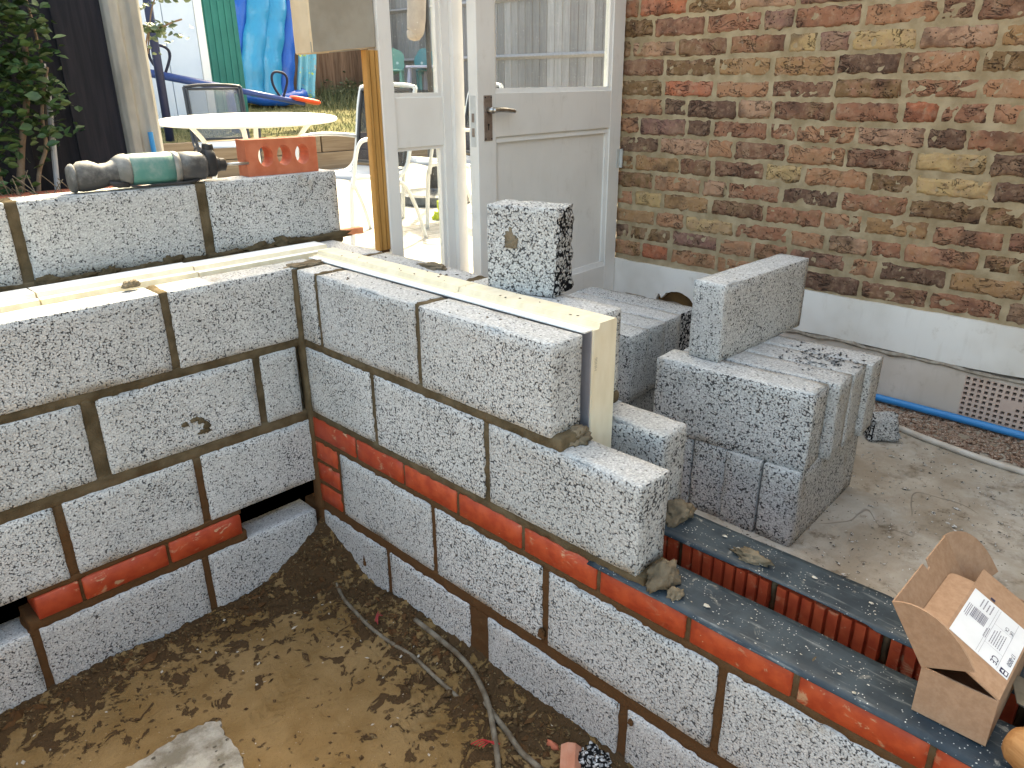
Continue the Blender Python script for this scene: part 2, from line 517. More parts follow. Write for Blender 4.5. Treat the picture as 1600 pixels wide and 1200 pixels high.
def pit_h(x, y):
    if x > 1.71 or y > 2.76: return -0.42          # raised ground added out of view, dims the lower pit
    z = -0.995 + noise.noise(Vector((x * 3, y * 3, 0.3))) * 0.012 + noise.noise(Vector((x * 14, y * 14, 2))) * 0.004
    dw = min(x, y)
    rub = max(0.0, 1 - max(0, x) / 0.16)
    z += 0.022 * rub * (0.6 + noise.noise(Vector((x * 9, y * 5, 7)))) 
    z += 0.010 * max(0.0, 1 - max(0, y) / 0.12) * (0.6 + noise.noise(Vector((x * 8, y * 8, 3))))
    rc = math.hypot(x, y)
    z += (0.105 + 0.03 * noise.noise(Vector((x * 16, y * 16, 1)))) * max(0.0, 1 - (abs(x) + abs(y)) / 0.24)
    z += 0.012 * noise.noise(Vector((x * 40, y * 40, 8))) * max(0.0, 1 - rc / 0.3)
    rg = 0.012 * abs(noise.noise(Vector((x * 28, y * 28, 5)))) + 0.008 * abs(noise.noise(Vector((x * 60, y * 60, 9))))
    z += 1.5 * rg * max(0.0, 1 - dw / 0.28)
    z += 0.006 * max(0.0, noise.noise(Vector((x * 22, y * 22, 15))) - 0.1) + 0.030 * max(0.0, 1 - max(0, x) / 0.09)
    # boot print: a herringbone of bars pressed into the sand
    for (cx, cy, an) in ((0.44, 0.46, 0.5), (0.20, 0.78, 0.35)):
        u = (x - cx) * cos(an) + (y - cy) * sin(an); v = -(x - cx) * sin(an) + (y - cy) * cos(an)
        if abs(u) < 0.11 and abs(v) < 0.045:
            s = (u + abs(v) * 0.8) * 1.0
            ph = (s / 0.030) % 1.0
            k = 1 if ph < 0.30 else 0
            z -= 0.005 * k * min(1, (0.045 - abs(v)) / 0.008) * min(1, (0.11 - abs(u)) / 0.02)
    return z

xs = [-0.05 + 0.006 * i for i in range(200)] + [1.2, 1.5, 1.70, 1.72, 2.2, 4, 8]
ys = [-0.05 + 0.006 * i for i in range(260)] + [1.6, 1.9, 2.5, 2.75, 2.77, 4, 8]
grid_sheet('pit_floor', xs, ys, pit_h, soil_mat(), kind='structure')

def slab_mat():
    t = NT('dusty_concrete')
    p = t.pos()
    c = t.mix(t.mr(t.noise(p, 4, 6, 0.62), 0.32, 0.68), (0.31, 0.26, 0.20), (0.49, 0.445, 0.38))
    c = t.mix(t.mr(t.noise(p, 14, 5, 0.7), 0.55, 0.75), c, (0.17, 0.13, 0.09))
    c = t.mix(t.math('MULTIPLY', t.mr(t.noise(p, 5.1, 5, 0.65), 0.50, 0.72), 0.6), c, (0.52, 0.50, 0.455))
    sp = t.math('MULTIPLY', t.mr(t.voro(p, 75), 0.2, 0.12), t.mr(t.noise(p, 30, 2), 0.5, 0.62))
    c = t.mix(sp, c, (0.06, 0.05, 0.04))
    c = t.mix(t.math('MULTIPLY', t.mr(t.noise(p, 7, 6, 0.72), 0.52, 0.66), 0.55), c, (0.17, 0.135, 0.095))
    sp2 = t.math('MULTIPLY', t.mr(t.voro(p, 48), 0.12, 0.07), t.mr(t.noise(p, 19, 2), 0.52, 0.6))
    c = t.mix(sp2, c, (0.62, 0.60, 0.56))
    wv = t.noise(t.scaled(p, (1, 1, 0)), 1.9, 3, 0.5, 0.5)
    cr = t.mr(t.math('ABSOLUTE', t.math('SUBTRACT', wv, 0.5)), 0.0, 0.0045)
    cr = t.math('MAXIMUM', cr, t.mr(t.noise(p, 3.3, 2), 0.44, 0.5))
    c = t.mix(t.math('MULTIPLY', t.math('SUBTRACT', 1.0, cr), 0.55), c, (0.1, 0.08, 0.06))
    h = t.math('ADD', t.noise(p, 22, 6, 0.7), t.math('MULTIPLY', t.noise(p, 190, 3), 0.4))
    h = t.math('ADD', h, t.math('MULTIPLY', cr, 0.3))
    return t.done(c, 0.93, t.bump(h, 0.6, 0.005), 0.15)

M_SLAB = slab_mat()
xs = [-8, -4, -2.6] + lin(-1.95, -0.36, 70) + [-0.24]
ys = lin(-0.30, 2.6, 120) + [3.2, 5, 8]
grid_sheet('concrete_slab', xs, ys, lambda x, y: -0.645 + noise.noise(Vector((x * 4, y * 4, 1))) * 0.006 + noise.noise(Vector((x * 13, y * 13, 4))) * 0.0025, M_SLAB, kind='structure')

def paving_mat():
    t = NT('pale_paving')
    p = t.pos()
    bt = t.n('ShaderNodeTexBrick', offset=0.5)
    bt.inputs['Scale'].default_value = 1.0
    bt.inputs['Brick Width'].default_value = 0.22
    bt.inputs['Row Height'].default_value = 0.11
    bt.inputs['Mortar Size'].default_value = 0.006
    bt.inputs['Color1'].default_value = (0.40, 0.375, 0.34, 1); bt.inputs['Color2'].default_value = (0.33, 0.31, 0.28, 1); bt.inputs['Mortar'].default_value = (0.17, 0.15, 0.12, 1)
    t.link(p, bt.inputs['Vector'])
    c = t.mix(t.mr(t.noise(p, 6, 5), 0.4, 0.7), bt.outputs['Color'], (0.40, 0.36, 0.31))
    return t.done(c, 0.85, t.bump(t.math('SUBTRACT', t.noise(p, 60, 3), bt.outputs['Fac']), 0.5, 0.004), 0.2)
grid_sheet('patio', [-20, -8, -4, -2, -1, -0.35, 0.5, 2, 6, 20], [-6.05, -5, -4, -3, -2, -1, -0.46], lambda x, y: -0.45, paving_mat(), kind='structure')

def lawn_mat():
    t = NT('dry_lawn')
    p = t.pos()
    c = t.mix(t.mr(t.noise(p, 1.6, 5, 0.6), 0.35, 0.65), (0.055, 0.065, 0.022), (0.20, 0.175, 0.09))
    c = t.mix(t.mr(t.noise(p, 40, 4), 0.4, 0.7), c, (0.15, 0.145, 0.065))
    return t.done(c, 0.95, t.bump(t.noise(p, 120, 4), 0.8, 0.02), 0.1)
def lawn_h(x, y):
    k = min(1.0, max(0.0, (-6.05 - y) / 2.95))
    return -0.08 + 0.40 * k + noise.noise(Vector((x, y, 0))) * 0.03
M_LAWN = lawn_mat()
grid_sheet('lawn', lin(-12, 6, 40), lin(-20, -9, 6)[:-1] + lin(-9, -6.12, 14), lawn_h, M_LAWN, kind='structure')

# grass blades over the lawn
mb = MB()
rg = random.Random(3)
for i in range(9000):
    x = rg.uniform(-7.0, 0.2); y = -6.15 - 2.8 * rg.random() ** 1.0
    k = max(0, (-y - 6.1) / 2.9)
    hh = rg.uniform(0.03, 0.07) + (0.18 * rg.random() if (y < -8.3 or rg.random() < 0.04) else 0)
    a = rg.uniform(0, 2 * pi); w = 0.006
    z = lawn_h(x, y) - 0.005
    lx, ly = rg.gauss(0, 0.4) * hh, rg.gauss(0, 0.4) * hh
    mb.add([(x - w * cos(a), y - w * sin(a), z), (x + w * cos(a), y + w * sin(a), z), (x + lx, y + ly, z + hh)], [(0, 1, 2)])
mb.build('grass', simple('grass_blade', (0.07, 0.085, 0.03), (0.22, 0.20, 0.10), 2, 0.8, 0, obj=False), kind='stuff')


# ------------------------------------------------------------------ block and brick walls of the new cavity wall
def lay(parent, name, axis, u0, u1, z0, z1, d0, d1, mat, amp=0.0013, edge=0.0026, chip=0.010, step=0.022, mface=None):
    mb = MB()
    if name == 'block':
        u0, u1 = u0 + 0.0042, u1 - 0.0042; z0 += 0.003
        mat = [mat, M_BLOCK_TOP]; mface = {'z1': 1}
    if axis == 'Y':
        mb.rough(d0, d1, u0, u1, z0, z1, step, amp, edge, chip, seed(), mface=mface)
    else:
        mb.rough(u0, u1, d0, d1, z0, z1, step, amp, edge, chip, seed(), mface=mface)
    return mb.build(name, mat, parent, smooth=True)

def joints(mb, axis, rows, d0, d1, recess=0.005):
    """mortar: a bed under (z0..z1) and the uprights between pieces"""
    for (u0, u1, z0, z1) in rows:
        a, b = d0 + recess, d1 - recess
        if axis == 'Y':
            mb.rough(a, b, u0, u1, z0, z1, 0.011, 0.0048, 0.003, 0, seed(), nsc=44)
        else:
            mb.rough(u0, u1, a, b, z0, z1, 0.011, 0.0048, 0.003, 0, seed(), nsc=44)

def uprights(mb, axis, course, z0, z1, d0, d1, recess=0.006):
    rows = []
    for (a, b) in zip(course[:-1], course[1:]):
        if b[0] - a[1] < 0.12:
            rows.append((a[1] - 0.008, b[0] + 0.008, z0 - 0.004, z1 + 0.004))
    joints(mb, axis, rows, d0, d1, recess)

# --- inner leaf, right-hand run (face on the plane X = 0)
wall_r = empty('block_wall', (0, 0.6, -1.0), label='inner wall of grey aggregate blocks with an orange brick band, running from the corner past the cardboard box', cat='wall')
wall_r_inv = Matrix.Translation((0, -0.6, 1.0))
def kid(o, parent):
    o.parent = parent
    o.matrix_parent_inverse = Matrix.Translation(-Vector(parent.location))
    return o
R1 = [(0.016, 0.108), (0.119, 0.559), (0.570, 1.009)]
R2 = [(0.016, 0.346), (0.358, 0.796), (0.808, 1.247)]
RB = [(0.014, 0.239), (0.250, 0.465), (0.475, 0.686), (0.697, 0.916), (0.927, 1.141), (1.152, 1.364), (1.376, 1.585), (1.597, 1.81), (1.82, 2.03), (2.04, 2.25), (2.26, 2.47)]
R3 = [(0.145, 0.582), (0.593, 0.986), (1.000, 1.447), (1.459, 1.90), (1.91, 2.35)]
R4 = [(0.016, 0.355), (0.369, 0.726), (0.790, 1.222), (1.240, 1.68), (1.69, 2.13), (2.14, 2.50)]
for i, (a, b) in enumerate(R1): kid(lay(wall_r, 'block', 'Y', a, b, -0.215, 0.0, -0.1, 0.0, M_BLOCK), wall_r)
for i, (a, b) in enumerate(R2): kid(lay(wall_r, 'block', 'Y', a, b, -0.449, -0.236, -0.1, 0.0, M_BLOCK if i < 1 else M_BLOCK_ROUGH), wall_r)
for (a, b) in RB: kid(lay(wall_r, 'brick', 'Y', a, b, -0.533, -0.468, -0.1, 0.0, M_RED, 0.0005, 0.003, 0.004, 0.03), wall_r)
for z in (-0.612, -0.687, -0.764): kid(lay(wall_r, 'brick', 'Y', 0.014, 0.133, z, z + 0.062, -0.1, 0.0, M_RED, 0.0005, 0.003, 0.004, 0.03), wall_r)
for i, (a, b) in enumerate(R3): kid(lay(wall_r, 'block', 'Y', a, b, -0.767, -0.552, -0.1, 0.0, M_BLOCK_ROUGH if i in (1, 2) else M_BLOCK), wall_r)
for (a, b) in R4: kid(lay(wall_r, 'block', 'Y', a, b, -1.015, -0.800, -0.1, 0.0, M_BLOCK), wall_r)
mb = MB()
joints(mb, 'Y', [(0.0, 1.03, -0.240, -0.208), (0.0, 1.262, -0.472, -0.441), (0.0, 2.47, -0.556, -0.529), (0.0, 2.47, -0.804, -0.759)], -0.1, 0.0, 0.004)
for crs, z0, z1 in ((R1, -0.215, -0.003), (R2, -0.449, -0.236), (R3, -0.767, -0.552), (R4, -1.015, -0.8)): uprights(mb, 'Y', crs, z0, z1, -0.1, 0.0, 0.006)
uprights(mb, 'Y', RB, -0.533, -0.468, -0.1, 0.0, 0.005)
joints(mb, 'Y', [(0.012, 0.137, -0.629, -0.61), (0.012, 0.137, -0.704, -0.685), (0.13, 0.15, -0.767, -0.55)], -0.1, 0.0, 0.004)
mb.rough(-0.10, 0.006, -0.02, 0.018, -0.80, -0.002, 0.014, 0.004, 0.003, 0, seed(), nsc=34)     # pointing in the corner
mb.rough(-0.10, -0.001, -0.10, 0.03, -1.02, -0.80, 0.03, 0.003, 0.003, 0, seed())
kid(mb.build('mortar', M_MORTAR, wall_r, smooth=True), wall_r)

# --- inner leaf, left-hand run (face on the plane Y = 0)
wall_l = empty('block_wall', (0.6, 0, -1.0), label='inner wall of grey aggregate blocks left of the corner, with three orange bricks between two black gaps', cat='wall')
L1 = [(-0.1, 0.366), (0.380, 0.82), (0.832, 1.27), (1.28, 1.60)]
L2 = [(0.016, 0.141), (0.156, 0.589), (0.617, 1.05), (1.06, 1.60)]
L3 = [(-0.02, 0.358), (0.372, 0.716), (0.731, 1.17), (1.18, 1.60)]
LB = [(0.270, 0.484), (0.494, 0.713), (0.722, 0.825), (1.05, 1.26), (1.27, 1.48)]
L4 = [(0.012, 0.385), (0.398, 0.836), (0.848, 1.28), (1.29, 1.60)]
for i, (a, b) in enumerate(L1): kid(lay(wall_l, 'block', 'X', a, b, -0.215, 0.0, -0.1, 0.0, M_BLOCK), wall_l)
for i, (a, b) in enumerate(L2): kid(lay(wall_l, 'block', 'X', a, b, -0.451, -0.236, -0.1, 0.0, M_BLOCK if i != 2 else M_BLOCK_ROUGH), wall_l)
for i, (a, b) in enumerate(L3): kid(lay(wall_l, 'block', 'X', a, b, -0.695, -0.480, -0.1, 0.0, M_BLOCK), wall_l)
for (a, b) in LB: kid(lay(wall_l, 'brick', 'X', a, b, -0.772, -0.707, -0.1, 0.004, M_RED, 0.0005, 0.003, 0.004, 0.03), wall_l)
for (a, b) in L4: kid(lay(wall_l, 'block', 'X', a, b, -1.015, -0.800, -0.1, 0.0, M_BLOCK), wall_l)
mb = MB()
joints(mb, 'X', [(0.0, 1.6, -0.240, -0.208), (0.0, 1.6, -0.484, -0.443), (0.262, 0.835, -0.709, -0.688), (0.255, 0.85, -0.803, -0.768), (1.04, 1.6, -0.709, -0.692), (1.03, 1.6, -0.803, -0.768)], -0.1, 0.0, 0.004)
for crs, z0, z1 in ((L1, -0.215, -0.003), (L2, -0.451, -0.236), (L3, -0.695, -0.480), (L4, -1.015, -0.8)): uprights(mb, 'X', crs, z0, z1, -0.1, 0.0, 0.006)
uprights(mb, 'X', LB, -0.775, -0.71, -0.1, 0.0, 0.005)
kid(mb.build('mortar', M_MORTAR, wall_l, smooth=True), wall_l)

# --- outer leaf, right-hand run
wall_o = empty('block_wall', (-0.27, 0.6, -0.62), label='low outer wall of aggregate blocks behind the pale insulation board, stepping down to ribbed red bricks', cat='wall')
O1 = [(-0.288, 0.004), (0.018, 0.472), (0.486, 0.946)]
O2 = [(-0.288, 0.24), (0.25, 0.69), (0.702, 1.15)]
for (a, b) in O1: kid(lay(wall_o, 'block', 'Y', a, b, -0.215, 0.0, -0.322, -0.222, M_BLOCK), wall_o)
for i, (a, b) in enumerate(O2): kid(lay(wall_o, 'block', 'Y', a, b, -0.449, -0.236, -0.322, -0.222, M_BLOCK_ROUGH, 0.002, 0.007, 0.02), wall_o)
y = 0.55
while y < 2.35:
    mb = MB()
    poly = [(-0.322, y), (-0.322, y + 0.213)]
    n = 8
    for k in range(n, 0, -1):                          # keyed face: saw-tooth ribs
        ya = y + 0.213 * k / n; yb = y + 0.213 * (k - 1) / n
        poly += [(-0.209, ya), (-0.1985, ya - 0.002), (-0.2, yb + 0.005), (-0.209, yb + 0.0035)]
    mb.prism([(px, py) for px, py in poly], 'Z', -0.533, -0.466)
    kid(mb.build('brick', M_RED, wall_o), wall_o)
    y += 0.225
y = 0.55
while y < 2.35:
    kid(lay(wall_o, 'brick', 'Y', y, y + 0.213, -0.61, -0.545, -0.322, -0.21, M_RED, 0.0005, 0.003, 0.004, 0.04), wall_o); y += 0.225
mb = MB()
joints(mb, 'Y', [(-0.28, 0.95, -0.238, -0.209), (-0.28, 1.15, -0.468, -0.443), (-0.28, 2.3, -0.547, -0.531), (-0.28, 2.3, -0.66, -0.608)], -0.322, -0.215, 0.006)
for crs, z0, z1 in ((O1, -0.215, -0.003), (O2, -0.449, -0.236)): uprights(mb, 'Y', crs, z0, z1, -0.322, -0.222, 0.006)
joints(mb, 'Y', [(0.763 + 0.225 * k, 0.775 + 0.225 * k, -0.533, -0.466) for k in range(0, 7)], -0.322, -0.207, 0.004)
kid(mb.build('mortar', M_MORTAR, wall_o, smooth=True), wall_o)

# --- outer leaf, left-hand run
wall_p = empty('block_wall', (0.5, -0.34, -0.62), label='raised outer course of aggregate blocks carrying the drill and the red brick', cat='wall')
P0 = [(-0.366, 0.092), (0.116, 0.588), (0.608, 1.05), (1.06, 1.60)]
for i, (a, b) in enumerate(P0): kid(lay(wall_p, 'block', 'X', a, b, 0.012, 0.226, -0.39, -0.29, M_BLOCK), wall_p)
P1 = [(-0.215, 0.3), (0.31, 0.77), (0.78, 1.22), (1.23, 1.6)]
for zt in (-0.005, -0.236, -0.467):
    for (a, b) in P1: kid(lay(wall_p, 'block', 'X', a, b, zt - 0.22, zt, -0.39, -0.292, M_BLOCK, step=0.06), wall_p)
mb = MB()
joints(mb, 'X', [(-0.366, 1.6, -0.012, 0.020), (-0.21, 1.6, -0.24, -0.22), (-0.21, 1.6, -0.47, -0.45)], -0.39, -0.285, 0.003)
uprights(mb, 'X', P0, 0.012, 0.222, -0.39, -0.29, 0.007)
kid(mb.build('mortar', M_MORTAR, wall_p, smooth=True), wall_p)

# ------------------------------------------------------------------ insulation boards
def foam_mat():
    t = NT('cream_foam')
    p = t.pos()
    c = t.mix(t.mr(t.noise(t.scaled(p, (1, 1, 0.3)), 30, 4), 0.3, 0.7), (0.74, 0.645, 0.465), (0.82, 0.735, 0.565))
    return t.done(c, 0.8, t.bump(t.noise(t.scaled(p, (1, 1, 0.15)), 60, 4), 0.3, 0.002), 0.2)
def facer_mat():
    t = NT('white_board_facer')
    p = t.pos()
    sp = t.math('MULTIPLY', t.mr(t.voro(p, 60), 0.13, 0.07), t.mr(t.noise(p, 21, 2), 0.46, 0.56))
    c = t.mix(t.mr(t.noise(p, 12, 5), 0.5, 0.75), (0.84, 0.86, 0.87), (0.70, 0.67, 0.60))
    c = t.mix(sp, c, (0.16, 0.12, 0.08))
    return t.done(c, 0.55, t.bump(t.noise(p, 40, 3), 0.1, 0.001), 0.4)
M_FOAM = foam_mat(); M_FACER = facer_mat()
M_FOIL = simple('grey_foil', (0.42, 0.42, 0.46), (0.34, 0.34, 0.38), 12, 0.4, 0.1, metal=0.5)
ins = empty('insulation_board', (-0.16, 0.6, -0.36), label='cream foam insulation board standing behind the stepped end of the right inner wall', cat='insulation board')
for (a, b) in ((-0.10, 0.556), (0.559, 1.012)):
    mb = MB()
    z1 = 0.016
    mb.prism([(-0.209, -0.44), (-0.128, -0.44), (-0.128, z1 - 0.012), (-0.146, z1 - 0.012), (-0.150, z1), (-0.205, z1), (-0.209, z1 - 0.004)], 'Y', a, b)
    o = mb.build('foam_core', [M_FOAM, M_FACER], ins)
    for pl in o.data.polygons:
        if pl.normal.z > 0.4: pl.material_index = 1
    kid(o, ins)
mb = MB(); mb.box(-0.1285, -0.1035, -0.08, 1.006, 0.0015, 0.0048); kid(mb.build('facer_lip', M_FACER, ins), ins)
mb = MB(); mb.box(-0.1275, -0.124, -0.08, 1.008, -0.44, 0.001)
kid(mb.build('foil_face', M_FOIL, ins), ins)
# printed batch mark on the sawn end
def text_mesh(name, s, size, mat, parent=None, loc=(0, 0, 0), rot=(0, 0, 0), mtx=None):
    cu = bpy.data.curves.new(name, 'FONT')
    cu.body = s; cu.size = size; cu.align_x = 'CENTER'; cu.align_y = 'CENTER'
    tmp = bpy.data.objects.new(name, cu)
    col.objects.link(tmp)
    dg = bpy.context.evaluated_depsgraph_get()
    me = bpy.data.meshes.new_from_object(tmp.evaluated_get(dg))
    bpy.data.objects.remove(tmp)
    me.materials.clear(); me.materials.append(mat)
    if mtx is not None:
        me.transform(mtx)
    o = bpy.data.objects.new(name, me)
    col.objects.link(o)
    if mtx is None:
        o.location = loc; o.rotation_euler = rot
    if parent is not None: o.parent = parent
    return o
M_PRINT = simple('faint_grey_print', (0.46, 0.40, 0.29), bump=0)
tm = Matrix.Translation((-0.1375, 1.0128, -0.07)) @ Matrix.Rotation(rad(90), 4, 'Y') @ Matrix.Rotation(rad(90), 4, 'X') @ Matrix.Rotation(rad(180), 4, 'Y')
# text lies in the board's end face (normal +Y), reading along the vertical
tm = Matrix(((0, -1, 0, -0.1375), (0, 0, 1, 1.0128), (-1, 0, 0, -0.075), (0, 0, 0, 1)))
kid(text_mesh('print_mark', '90HH', 0.013, M_PRINT, ins, mtx=tm), ins)

ins2 = empty('insulation_board', (0.5, -0.2, -0.36), label='sunlit cream insulation board lying along the cavity of the left wall', cat='insulation board')
for (a, b) in ((-0.215, 0.22), (0.224, 0.62), (0.624, 1.1), (1.104, 1.6)):
    mb = MB()
    z1 = 0.018 + 0.003 * (a > 0.2)
    mb.prism([(-0.225, -0.6), (-0.125, -0.6), (-0.125, z1 - 0.012), (-0.150, z1 - 0.012), (-0.155, z1), (-0.225, z1)], 'X', a, b)
    o = mb.build('foam_core', [M_FOAM, M_FACER], ins2)
    for pl in o.data.polygons:
        if pl.normal.z > 0.4: pl.material_index = 1
    kid(o, ins2)

# ------------------------------------------------------------------ damp proof strips
def dpc_mat():
    t = NT('blue_black_membrane')
    p = t.pos()
    c = t.mix(t.mr(t.noise(p, 18, 4), 0.35, 0.7), (0.013, 0.025, 0.036), (0.032, 0.050, 0.064))
    sc = t.mr(t.noise(t.scaled(p, (1, 0.12, 1)), 80, 4, 0.7), 0.55, 0.75)
    c = t.mix(t.math('MULTIPLY', sc, 0.35), c, (0.34, 0.36, 0.35))
    sp = t.math('MULTIPLY', t.mr(t.voro(p, 150), 0.20, 0.12), t.mr(t.noise(p, 26, 3), 0.46, 0.6))
    c = t.mix(sp, c, (0.62, 0.62, 0.58))
    sm = t.mr(t.noise(p, 15, 5, 0.7, 0.8), 0.60, 0.72)
    c = t.mix(t.math('MULTIPLY', sm, 0.5), c, (0.55, 0.52, 0.44))
    return t.done(c, 0.55, t.bump(t.noise(t.scaled(p, (1, 0.3, 1)), 70, 3), 0.35, 0.002), 0.35)
M_DPC = dpc_mat()
def dpc(name, x0, x1, y0, y1, z, label, wav):
    xs = lin(x0, x1, 8); ys = lin(y0, y1, 70)
    def h(x, y):
        e = (x - x0) / (x1 - x0)
        return z + noise.noise(Vector((x * 9, y * 5, wav))) * 0.003 + 0.003 * max(0, noise.noise(Vector((0, y * 7, wav + 3)))) * e - 0.006 * max(0.0, e - 0.93) / 0.07 * (noise.noise(Vector((2, y * 3, wav))) > -0.1)
    o = grid_sheet(name, xs, ys, h, M_DPC)
    s = o.modifiers.new('thick', 'SOLIDIFY'); s.thickness = 0.0015
    tag(o, label, 'damp proof strip')
    return o
dpc('damp_proof_strip', -0.117, 0.007, 1.12, 2.45, -0.462, 'dusty blue-black membrane strip on the orange bricks, nearer strip under the cardboard box', 1)
dpc('damp_proof_strip', -0.312, -0.196, 1.02, 2.45, -0.456, 'dusty blue-black membrane strip on the outer ribbed bricks, the strip beside the concrete floor', 5)

def flakes(name, n, area, zf, smin, smax, mat, sd, flat=0.5):
    rg = random.Random(sd); mb = MB()
    base = [Vector(v) for v in ((1, 0, 0), (0, 1, 0), (-1, 0, 0), (0, -1, 0), (0, 0, 1), (0, 0, -1))]
    for i in range(n):
        x, y = area(rg)
        s = rg.uniform(smin, smax) * (1.8 if rg.random() < 0.06 else 1)
        m = Matrix.Rotation(rg.uniform(0, 6.3), 3, 'Z') @ Matrix.Rotation(rg.gauss(0, 0.35), 3, 'X')
        sc = Vector((s * rg.uniform(0.8, 1.9), s * rg.uniform(0.5, 1.1), s * flat * rg.uniform(0.6, 1.3)))
        vs = [Vector((x, y, zf(x, y) + s * flat * 0.5)) + m @ Vector((v.x * sc.x * rg.uniform(.8, 1.2), v.y * sc.y * rg.uniform(.8, 1.2), v.z * sc.z)) for v in base]
        mb.add(vs, [(0, 1, 4), (1, 2, 4), (2, 3, 4), (3, 0, 4), (1, 0, 5), (2, 1, 5), (3, 2, 5), (0, 3, 5)])
    return mb.build(name, mat, kind='stuff')
def chip_mat(name, cols):
    t = NT(name)
    p = t.pos()
    c = t.ramp(t.noise(p, 75, 1), [(0.30 + 0.4 * i / max(1, len(cols) - 1), c_) for i, c_ in enumerate(cols)], 'CONSTANT')
    return t.done(c, 0.9, None, 0.2)

# ------------------------------------------------------------------ mortar lumps
def lump(name, c, s, label, cat='mortar lump', mat=None, sd=0, flat=1.0, sub=4, group=None, parent=None, rough=0.55):
    bm = bmesh.new()
    bmesh.ops.create_icosphere(bm, subdivisions=sub, radius=1.0)
    for v in bm.verts:
        q = v.co * 1.3 + Vector((sd * 7.1, sd * 3.3, sd))
        k = 1 + rough * noise.noise(q) + rough * 0.6 * noise.noise(q * 2.7) + 0.22 * noise.noise(q * 6) + 0.10 * noise.noise(q * 14)
        v.co *= k
        v.co = Vector((v.co.x * s[0], v.co.y * s[1], max(v.co.z, -0.25) * s[2]))
    me = bpy.data.meshes.new(name); bm.to_mesh(me); bm.free()
    me.materials.append(mat or M_MORTAR_NEW)
    me.polygons.foreach_set('use_smooth', [True] * len(me.polygons))
    o = bpy.data.objects.new(name, me); col.objects.link(o); o.location = c
    if label: tag(o, label, cat, group)
    return o
lump('mortar_lump', (-0.045, 1.275, -0.452), (0.040, 0.030, 0.030), 'grey-brown mortar squeezed out under the end of the middle block course', sd=1)
lump('mortar_lump', (-0.020, 1.325, -0.458), (0.016, 0.013, 0.016), 'small round mortar dropping on the nearer membrane strip beside the block end', sd=2)
lump('mortar_lump', (-0.27, 1.165, -0.452), (0.038, 0.030, 0.030), 'dark mortar squeezed out under the outer block where the far membrane starts', sd=3)
lump('mortar_lump', (-0.235, 1.375, -0.452), (0.017, 0.038, 0.014), 'flat mortar dropping on the far membrane strip', sd=14, rough=0.8)
lump('mortar_lump', (-0.075, 1.02, -0.229), (0.035, 0.022, 0.022), 'brown mortar under the end of the top right block', sd=5)
lump('mortar_lump', (-0.05, -0.02, 0.0), (0.055, 0.030, 0.006), 'flat brown mortar patch on top of the inner corner', sd=6)
lump('mortar_lump', (-0.29, 0.29, 0.001), (0.024, 0.050, 0.010), 'flat grey mortar patch on the outer blocks before the side window', sd=7)
lump('mortar_lump', (0.42, -0.09, 0.012), (0.018, 0.012, 0.014), 'small mortar crumb on the sunlit top of the left wall', sd=8)
# pale dried flecks scattered over membranes and blocks
mb = MB(); rg = random.Random(11)
for i in range(110):
    ch = rg.random()
    if ch < 0.45: x, y, z = rg.uniform(-0.10, 0.0), rg.uniform(1.3, 1.75), -0.4585
    elif ch < 0.75: x, y, z = rg.uniform(-0.30, -0.205), rg.uniform(1.2, 1.72), -0.4525
    else: x, y, z = rg.uniform(-0.095, -0.005), rg.uniform(0.05, 0.98), 0.0005
    s = rg.uniform(0.0007, 0.0019) * (3.2 if rg.random() < 0.09 else 1)
    n = 6; a0 = rg.random() * 6
    ring = [(x + s * rg.uniform(.6, 1.2) * cos(a0 + 2 * pi * k / n), y + 1.5 * s * rg.uniform(.6, 1.2) * sin(a0 + 2 * pi * k / n), z) for k in range(n)]
    mb.add(ring + [(x, y, z + s * 0.6)], [(k, (k + 1) % n, n) for k in range(n)])
mb.build('mortar_flecks', simple('pale_flecks', (0.55, 0.53, 0.48), (0.38, 0.33, 0.25), 90, 0.9, 0), kind='stuff')

flakes('dark_crumbs', 110, lambda g: (g.uniform(-0.30, -0.01), g.uniform(0.0, 0.95)), lambda x, y: 0.0165 if -0.205 < x < -0.15 else (0.0005 if x > -0.1 or x < -0.225 else -0.02), 0.0013, 0.0038,
       chip_mat('crumb', [(0.06, 0.05, 0.04), (0.20, 0.15, 0.10), (0.09, 0.07, 0.05)]), 35)
for k, (x_, a_, h_) in enumerate(((-0.28, 0.09, 0.020), (-0.16, 0.06, 0.026), (-0.06, 0.05, 0.018), (0.07, 0.05, 0.012), (0.22, 0.03, 0.020), (0.30, 0.04, 0.013), (0.40, 0.02, 0.018), (0.46, 0.05, 0.012), (0.55, 0.03, 0.020))):
    o = lump('mortar_squeeze', (x_, -0.289, 0.008), (a_, 0.010, h_), None, mat=M_MORTAR, sd=90 + k, rough=0.8)
    o.parent = wall_p; o.matrix_parent_inverse = Matrix.Translation(-Vector(wall_p.location))
# ------------------------------------------------------------------ loose blocks
def loose_block(size, loc, rz, label, mat=M_BLOCK, group=None, mats=None, mface=None, amp=0.0014, chip=0.016, step=0.024, name='concrete_block'):
    if mats is None and mface is None: mface = {'z1': 1}
    if mats == [M_BLOCK, M_BROKEN] and mface is None: mats = None; mface = {'z1': 1}
    mb = MB()
    mb.rough(-size[0] / 2, size[0] / 2, -size[1] / 2, size[1] / 2, 0, size[2], step, amp, 0.0020, chip * 0.7, seed(), mface=mface)
    o = mb.build(name, mats or [mat, M_BLOCK_TOP], None, smooth=True)
    o.location = loc; o.rotation_euler = (0, 0, rz)
    tag(o, label, 'concrete block', group)
    return o
GZ = -0.645
T = GZ + 0.215
